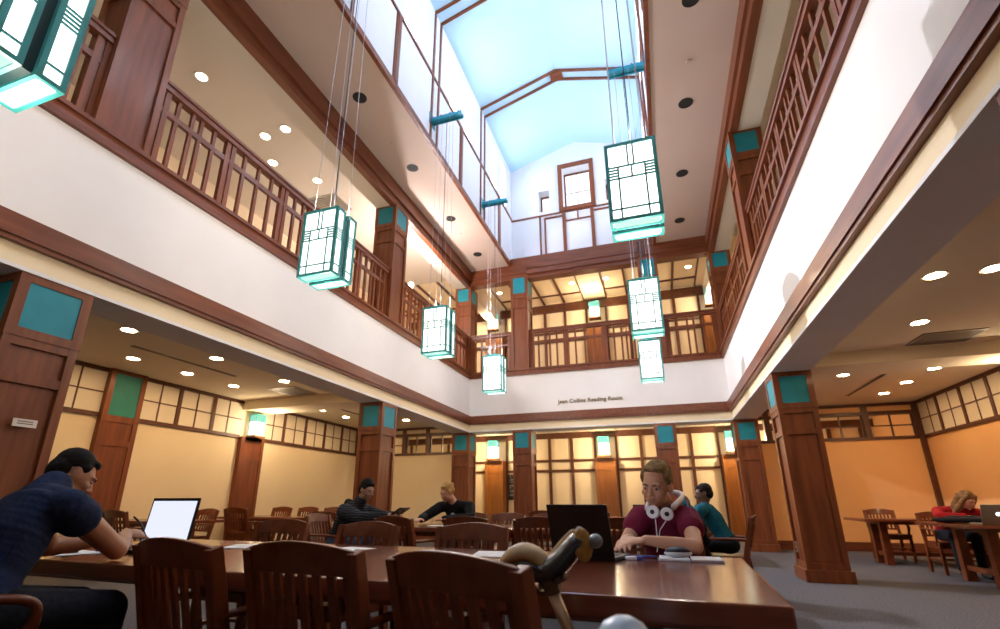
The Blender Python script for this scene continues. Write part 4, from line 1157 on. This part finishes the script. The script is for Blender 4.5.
tail2 = [cL+V((-.01, -.025, -.035)), at(660, 530, y=2.87), at(658, 545, y=2.86), at(657, 552, y=2.84)]
MB().tube([p-NA for p in tail], .0028, 6).tube([p-NA for p in tail2], .0028, 6).build('cable', WHITEP, root)

b = Blob()
for z_, a_, c_ in ((.845, .075, .055), (.77, .085, .05), (.68, .08, .045), (.60, .07, .04)): b.ell(Matrix.Translation(V((.175, 3.70, z_))), a_, c_, .06)
o = b.skin('hanging_jacket', BLACKC, .009, None, 4); tag(o, 'black jacket hung over the chair of the man with headphones', 'jacket')
# ---- man in blue, writing, seen from his right
bx, by = -2.42, 1.20
B = dict(facing=(.35, .94, 0), hs=.92, collar=True, pelvis=(-2.43, 1.22, .62), chest=(-2.47, 1.32, .86), neck=(-2.50, 1.43, 1.05),
  head=at(73, 475, y=1.58), look=(.30, .85, -.50), headup=(0, .55, 1),
  shR=at(68, 508, y=1.42), shL=(-2.73, 1.53, .985), elR=(-2.43, 1.74, .795), elL=(-2.84, 1.70, .80), wrR=(-2.60, 1.89, .85), wrL=(-2.78, 1.90, .82),
  hdR=(-.15, 1, .0), hnR=(.6, 0, 1), hdL=(.8, .5, 0), curl=.9,
  hipR=(-2.34, 1.20, .61), hipL=(-2.52, 1.24, .61), knR=(-2.28, 1.64, .572), knL=(-2.50, 1.66, .57), anR=(-2.28, 1.62, .09), anL=(-2.50, 1.62, .09))
bodyB, HB = person('man in a navy T-shirt bent over the table writing at the left edge', B, SKIN_B, .0065, NAVYT, DARKJ, SHOEB, .20, hair_short(HBLK, .004), BROWK, build=1.08)
wr = V(B['wrR'])
o = MB().tube([wr+V((.03, .09, -.015)), wr+V((.045, .03, .055)), wr+V((.06, -.02, .085))], [.002, .005, .005], 8).build('pen', PHONE); tag(o, 'dark pen in the writing hand of the man in blue', 'pen')
chair(-2.46, 1.17, -14, 'wooden armchair the man in blue sits in, curved arm rest in the bottom left corner', sc=1.10)

# ---- man in hooded jacket holding a tablet
hx, hy = -3.88, 5.52
Cc = dict(facing=(1, -.15, 0), pelvis=(hx, hy, .58), chest=(hx+.14, hy-.04, .79), neck=(hx+.28, hy-.07, .985),
  head=at(367, 490, y=5.42), look=(.93, -.30, -.30), headup=(.3, 0, 1), collar=True,
  shR=(hx+.21, hy-.25, .91), shL=(hx+.25, hy+.13, .91), elR=(hx+.50, hy-.33, .83), elL=(hx+.54, hy+.10, .83), wrR=(hx+.76, hy-.24, .86), wrL=(hx+.78, hy-.02, .85),
  hdR=(1, .35, .1), hdL=(1, -.35, .1), hnR=(0, -.6, .8), hnL=(0, .5, .8), curl=.7,
  hipR=(hx, hy-.10, .56), hipL=(hx, hy+.09, .56), knR=(hx+.44, hy-.14, .54), knL=(hx+.46, hy+.12, .54), anR=(hx+.44, hy-.14, .09), anL=(hx+.44, hy+.12, .09))
bodyC, HC = person('man in a dark striped hooded jacket looking down at the tablet in his hands', Cc, SKIN_C, .009, STRIPE, DENIM, SHOEB, 1, hair_short(HBLK, .016), BROWK, jacket_r=.018)
b = Blob(); nk = V(Cc['neck'])
b.chain([nk+V((-.05, -.09, -.01)), nk+V((-.125, -.04, .01)), nk+V((-.125, .05, .01)), nk+V((-.05, .10, -.01))], [.035, .05, .05, .035]); b.ell(Matrix.Translation(nk+V((-.14, 0, .03))), .045, .07, .045)
b.skin('hood', BLACKC, .01, bodyC, 3)
root = empty('tablet', tuple(V(Cc['wrR'])+V((.16, .09, .055))), -.2, 'black tablet held up by the man in the hooded jacket', 'tablet')
Mt = Matrix.Rotation(-.5, 4, 'Y')
MB().mbox(Mt, .15, .20, .010).build('shell', PHONE, root, bevel=.003); MB().mbox(Mt @ Matrix.Translation((0, 0, .0058)), .135, .18, .001).build('screen', LBLACK, root)

# ---- woman in black, writing
wx, wy = -2.62, 6.50
D = dict(facing=(-.15, -.98, 0), hs=.95, pelvis=(wx+.02, wy+.06, .58), chest=(wx, wy-.12, .83), neck=(wx-.04, wy-.26, 1.02),
  head=at(447, 492, y=6.14), look=(-.40, -.82, -.42), headup=(0, -.2, 1),
  shR=(wx-.235, wy-.24, .955), shL=(wx+.195, wy-.26, .955), elR=(wx-.37, wy-.44, .83), elL=(wx+.29, wy-.46, .83), wrR=(wx-.27, wy-.74, .815), wrL=(wx+.02, wy-.72, .815),
  hdR=(.1, -1, 0), hdL=(-.8, -.6, 0), curl=.8,
  hipR=(wx-.07, wy+.06, .56), hipL=(wx+.11, wy+.05, .56), knR=(wx-.12, wy-.36, .54), knL=(wx+.10, wy-.38, .54), anR=(wx-.12, wy-.36, .09), anL=(wx+.1, wy-.36, .09))
bodyD, HD = person('blonde woman in a black cardigan writing at the middle table', D, SKIN_A, .009, BLACKC, DARKJ, SHOEB, 1, hair_tied(HGOLD), BROWM, jaw=.92, build=1.0)
b = Blob(); ch = V(D['chest'])
b.ell(Matrix.Translation(ch+V((-.03, -.115, .03))) @ Matrix.Rotation(.15, 4, 'Z'), .055, .045, .10)
b.skin('top', principled('pale_blue_top', (.55, .68, .72), .8), .008, bodyD, 3)
o = MB().tube([V(D['wrR'])+V((.02, -.10, -.03)), V(D['wrR'])+V((.03, -.02, .06))], [.002, .004], 6).build('pen', PHONE); tag(o, 'thin pen in the hand of the woman in black', 'pen')

# ---- man in teal, leaning forward, seen from his left
tx, ty = .66, 6.47
E_ = dict(facing=(-1, .3, 0), hs=.92, pelvis=(tx-.03, ty, .58), chest=(tx-.15, ty, .83), neck=(tx-.235, ty-.0, .995),
  head=at(703.5, 493.5, y=6.47), look=(-.97, .10, -.12), headup=(-.15, 0, 1),
  shR=(tx-.28, ty+.19, .93), shL=(tx-.27, ty-.19, .93), elR=(tx-.37, ty+.20, .82), elL=(tx-.36, ty-.18, .82), wrR=(tx-.385, ty+.05, .955), wrL=(tx-.40, ty-.07, .95),
  hdR=(-.1, -.3, 1), hdL=(-.1, .3, 1), hnR=(1, 0, 0), hnL=(1, 0, 0), curl=.8,
  hipR=(tx+.0, ty+.09, .56), hipL=(tx+.0, ty-.09, .56), knR=(tx-.40, ty+.16, .54), knL=(tx-.40, ty-.04, .54), anR=(tx-.38, ty+.16, .09), anL=(tx-.38, ty-.04, .09))
bodyE, HE = person('man in a teal long-sleeved shirt leaning on the table, chair seen from the side', E_, SKIN_D, .009, TEALS, DARKJ, SHOEB, 1, hair_short(HBLK, .002), BROWK, build=.86)
wl_ = (V(E_['wrL'])+V(E_['wrR']))/2
root = empty('mug', (wl_.x-.055, wl_.y-.0, wl_.z+.02), 0, 'blue cup in the hands of the man in teal', 'cup')
MB().lathe([(.002, 0), (.035, 0), (.042, .10), (.039, .10), (.033, .008), (.002, .008)], n=18).build('cup', principled('blue_cup', (.05, .28, .55), .35), root, smooth=True)
MB().tube([(.04, 0, .02), (.065, 0, .035), (.068, 0, .06), (.042, 0, .085)], .006, 6).build('handle', MATS['blue_cup'], root, smooth=True)

# ---- woman in red resting over the table
rx_, ry_ = 4.02, 9.68
F_ = dict(facing=(-.1, -1, 0), pelvis=(rx_, ry_, .58), chest=(rx_-.04, ry_-.24, .80), neck=(rx_-.0, ry_-.42, .93),
  head=at(967, 500, y=9.14), look=(.30, -.85, -.55), headup=(.2, -.4, 1),
  shR=(rx_-.22, ry_-.38, .89), shL=(rx_+.16, ry_-.40, .885), elR=(rx_-.32, ry_-.64, .83), elL=(rx_+.32, ry_-.66, .83), wrR=(rx_-.07, ry_-.76, .83), wrL=(rx_+.14, ry_-.86, .82),
  hdR=(1, -.1, 0), hdL=(-1, .0, 0), curl=.5,
  hipR=(rx_-.09, ry_, .56), hipL=(rx_+.09, ry_, .56), knR=(rx_-.12, ry_-.44, .54), knL=(rx_+.12, ry_-.44, .54), anR=(rx_-.12, ry_-.42, .09), anL=(rx_+.12, ry_-.42, .09))
bodyF, HF = person('woman in a red sweater with long light brown hair bent over the right hand table', F_, SKIN_A, .010, REDS, DARKJ, SHOEB, 1, hair_long(HBROWN), BROWM, jaw=.92, build=.95)
b = Blob(); c0 = V((3.80, 8.60, .79))
for dx, dy, dz, a, c, h in ((-.22, .0, 0, .16, .10, .038), (-.05, .04, .012, .18, .12, .045), (.15, -.02, .005, .17, .10, .042), (.0, -.10, .0, .17, .09, .038), (-.1, .06, .03, .08, .07, .03), (.08, -.0, .035, .09, .06, .025)): b.ell(Matrix.Translation(c0+V((dx, dy, dz))) @ Matrix.Rotation(dx*3, 4, 'Z'), a, c, h)
o = b.skin('folded_jacket', BLACKC, .012, None, 4); tag(o, 'black jacket lying on the table in front of the woman in red', 'jacket')

# ---- prosthetic leg standing at the table edge
py_ = 1.46
def pp(px, p2, dy=0): return at(px, p2, y=py_+dy)
CARB = principled('carbon_socket', (.018, .018, .020), .25, coat=.6); TANP = mottled('tan_leather_pad', (.36, .22, .09), (.50, .33, .15), 18, .6, bump=.2); YEL = mottled('yellow_tan_liner', (.50, .28, .06), (.32, .15, .03), 45, .6)
PYL = principled('pylon_metal', (.55, .42, .27), .3, .7)
O = pp(552, 588); R0 = V((O.x, O.y, .452))
root = empty('prosthetic_leg', tuple(R0), 0, 'prosthetic leg with black socket and tan padding standing on the foreground chair seat', 'prosthetic leg')
def sub(o):
    o.parent = root; o.matrix_parent_inverse = Matrix.Translation(-R0); return o
def arcpts(ctrl, per=6):
    P = [ctrl[0]]+ctrl+[ctrl[-1]]; out = []
    for i in range(1, len(P)-2):
        for k in range(per):
            t = k/per; out.append(.5*((2*P[i])+(-P[i-1]+P[i+1])*t+(2*P[i-1]-5*P[i]+4*P[i+1]-P[i+2])*t*t+(-P[i-1]+3*P[i]-3*P[i+1]+P[i+2])*t**3))
    out.append(ctrl[-1]); return out
# carbon shell: a bent trough from under the pad up to the knee cup
b = Blob()
line = arcpts([pp(527, 569), pp(541, 571), pp(552, 568), pp(562, 560), pp(570, 551), pp(577, 543)], 6)
n = len(line)
for i, p in enumerate(line):
    t = i/(n-1); b.ell(Matrix.Translation(p), .034-.006*t, .060-.010*t, .029+.004*math.sin(PI*t))
sub(b.skin('socket', CARB, .004, None, 6))
b = Blob()
for i, p in enumerate(arcpts([pp(508, 560), pp(515, 552), pp(524, 548), pp(534, 551), pp(542, 558), pp(547, 569)], 5)):
    t = i/25; b.ell(Matrix.Translation(p+V((0, 0, -.012))), .026, .046+.014*math.sin(PI*min(1, t*1.2)), .030-.006*t)
sub(b.skin('tan_pad', TANP, .004, None, 6))
b = Blob(); ax_ = V((.80, -.58, .10)).normalized()
Me = ax_.to_track_quat('Z', 'Y').to_matrix().to_4x4(); Me.translation = pp(583, 545, -.015)
b.ell(Me, .036, .046, .013)

sub(b.skin('yellow_liner', YEL, .0035, None, 3))
b = Blob()
for i, p in enumerate(arcpts([pp(556, 556, .045), pp(565, 545, .045), pp(574, 536, .04)], 6)): b.ell(Matrix.Translation(p), .02, .014, .02)
sub(b.skin('inner_padding', TANP, .004, None, 4))
m = MB(); m.ball(Matrix.Translation(pp(595.5, 541)) @ Matrix.Diagonal((.020, .022, .019, 1)), 16, 10); m.tube([pp(588, 546), pp(596, 541)], .012, 10)
m.ball(Matrix.Translation(pp(579.5, 530.5)) @ Matrix.Diagonal((.011, .014, .011, 1)), 14, 8)
sub(m.build('knob', principled('grey_knob', (.17, .18, .20), .35), None, smooth=True))
sub(MB().tube(arcpts([pp(505, 562, -.045), pp(512, 566, -.058), pp(522, 563, -.062), pp(532, 566, -.066), pp(541, 572, -.064)], 5), .0042, 6).build('stitching', BLACK, None))
m = MB(); m.bar(pp(541, 586), pp(563, 578), .055, .016); m.bar(pp(546, 592), pp(560, 588), .036, .02); m.tube([pp(534, 586), pp(540, 593), pp(549, 593)], .006, 6)
for a in ((544, 584), (556, 580), (564, 577)): m.ball(Matrix.Translation(pp(*a)) @ Matrix.Diagonal((.010, .036, .010, 1)), 8, 6)
sub(m.build('clamp', principled('clamp_metal', (.10, .085, .06), .4, .6), None))
k0, k1 = pp(552, 590), pp(566, 624)
k2 = k1+(k1-k0).normalized()*.13; k2.z = max(k2.z, .545)
sub(MB().tube([k0, k1, k2], .0165, 14).build('pylon', PYL, None, smooth=True))
b = Blob(); f0 = V((k2.x, k2.y, .510)); b.chain([f0+V((0, 0, .10)), f0+V((.01, 0, .01)), f0+V((.09, .0, -.008)), f0+V((.17, .0, -.014))], [.026, .038, .037, .030]); b.ell(Matrix.Translation(f0+V((-.03, 0, -.008))), .04, .034, .036)
sub(b.skin('shoe', SHOEB, .006, None, 3))
# ================================================================== world, camera, view
sc = bpy.context.scene
w = bpy.data.worlds.new('world'); sc.world = w; w.use_nodes = True
bg = w.node_tree.nodes['Background']
sky = w.node_tree.nodes.new('ShaderNodeTexSky'); sky.sky_type = 'HOSEK_WILKIE'; sky.turbidity = 3
w.node_tree.links.new(sky.outputs[0], bg.inputs[0]); bg.inputs[1].default_value = .6
cam = bpy.data.cameras.new('camera'); co = bpy.data.objects.new('camera', cam); col.objects.link(co)
Rt = CAMR.transposed()
def ax(e):
    v = Rt @ Vector(e); return Vector((v.x, v.z, -v.y))
M = Matrix((ax((1,0,0)), ax((0,-1,0)), ax((0,0,-1)))).transposed().to_4x4(); M.translation = (0, 0, 1.0)
co.matrix_world = M
cam.sensor_fit = 'HORIZONTAL'; cam.sensor_width = 36; cam.lens = CAMQ['f']*36/1000
cam.shift_x = (500-CAMQ['cx'])/1000; cam.shift_y = (CAMQ['cy']-314.5)/1000
cam.clip_start = .02; cam.clip_end = 100
cam.dof.use_dof = True; cam.dof.focus_distance = 3.2; cam.dof.aperture_fstop = 2.4
sc.camera = co
sc.view_settings.view_transform = 'Standard'; sc.view_settings.look = 'None'
sc.view_settings.gamma = 1.0; sc.view_settings.use_curve_mapping = False
sc.view_settings.exposure = 0.42
cy = sc.cycles
cy.use_denoising = True; cy.max_bounces = 10; cy.diffuse_bounces = 5; cy.glossy_bounces = 3; cy.transmission_bounces = 6
cy.caustics_reflective = False; cy.caustics_refractive = False; cy.sample_clamp_indirect = 8.0
cy.use_light_tree = True
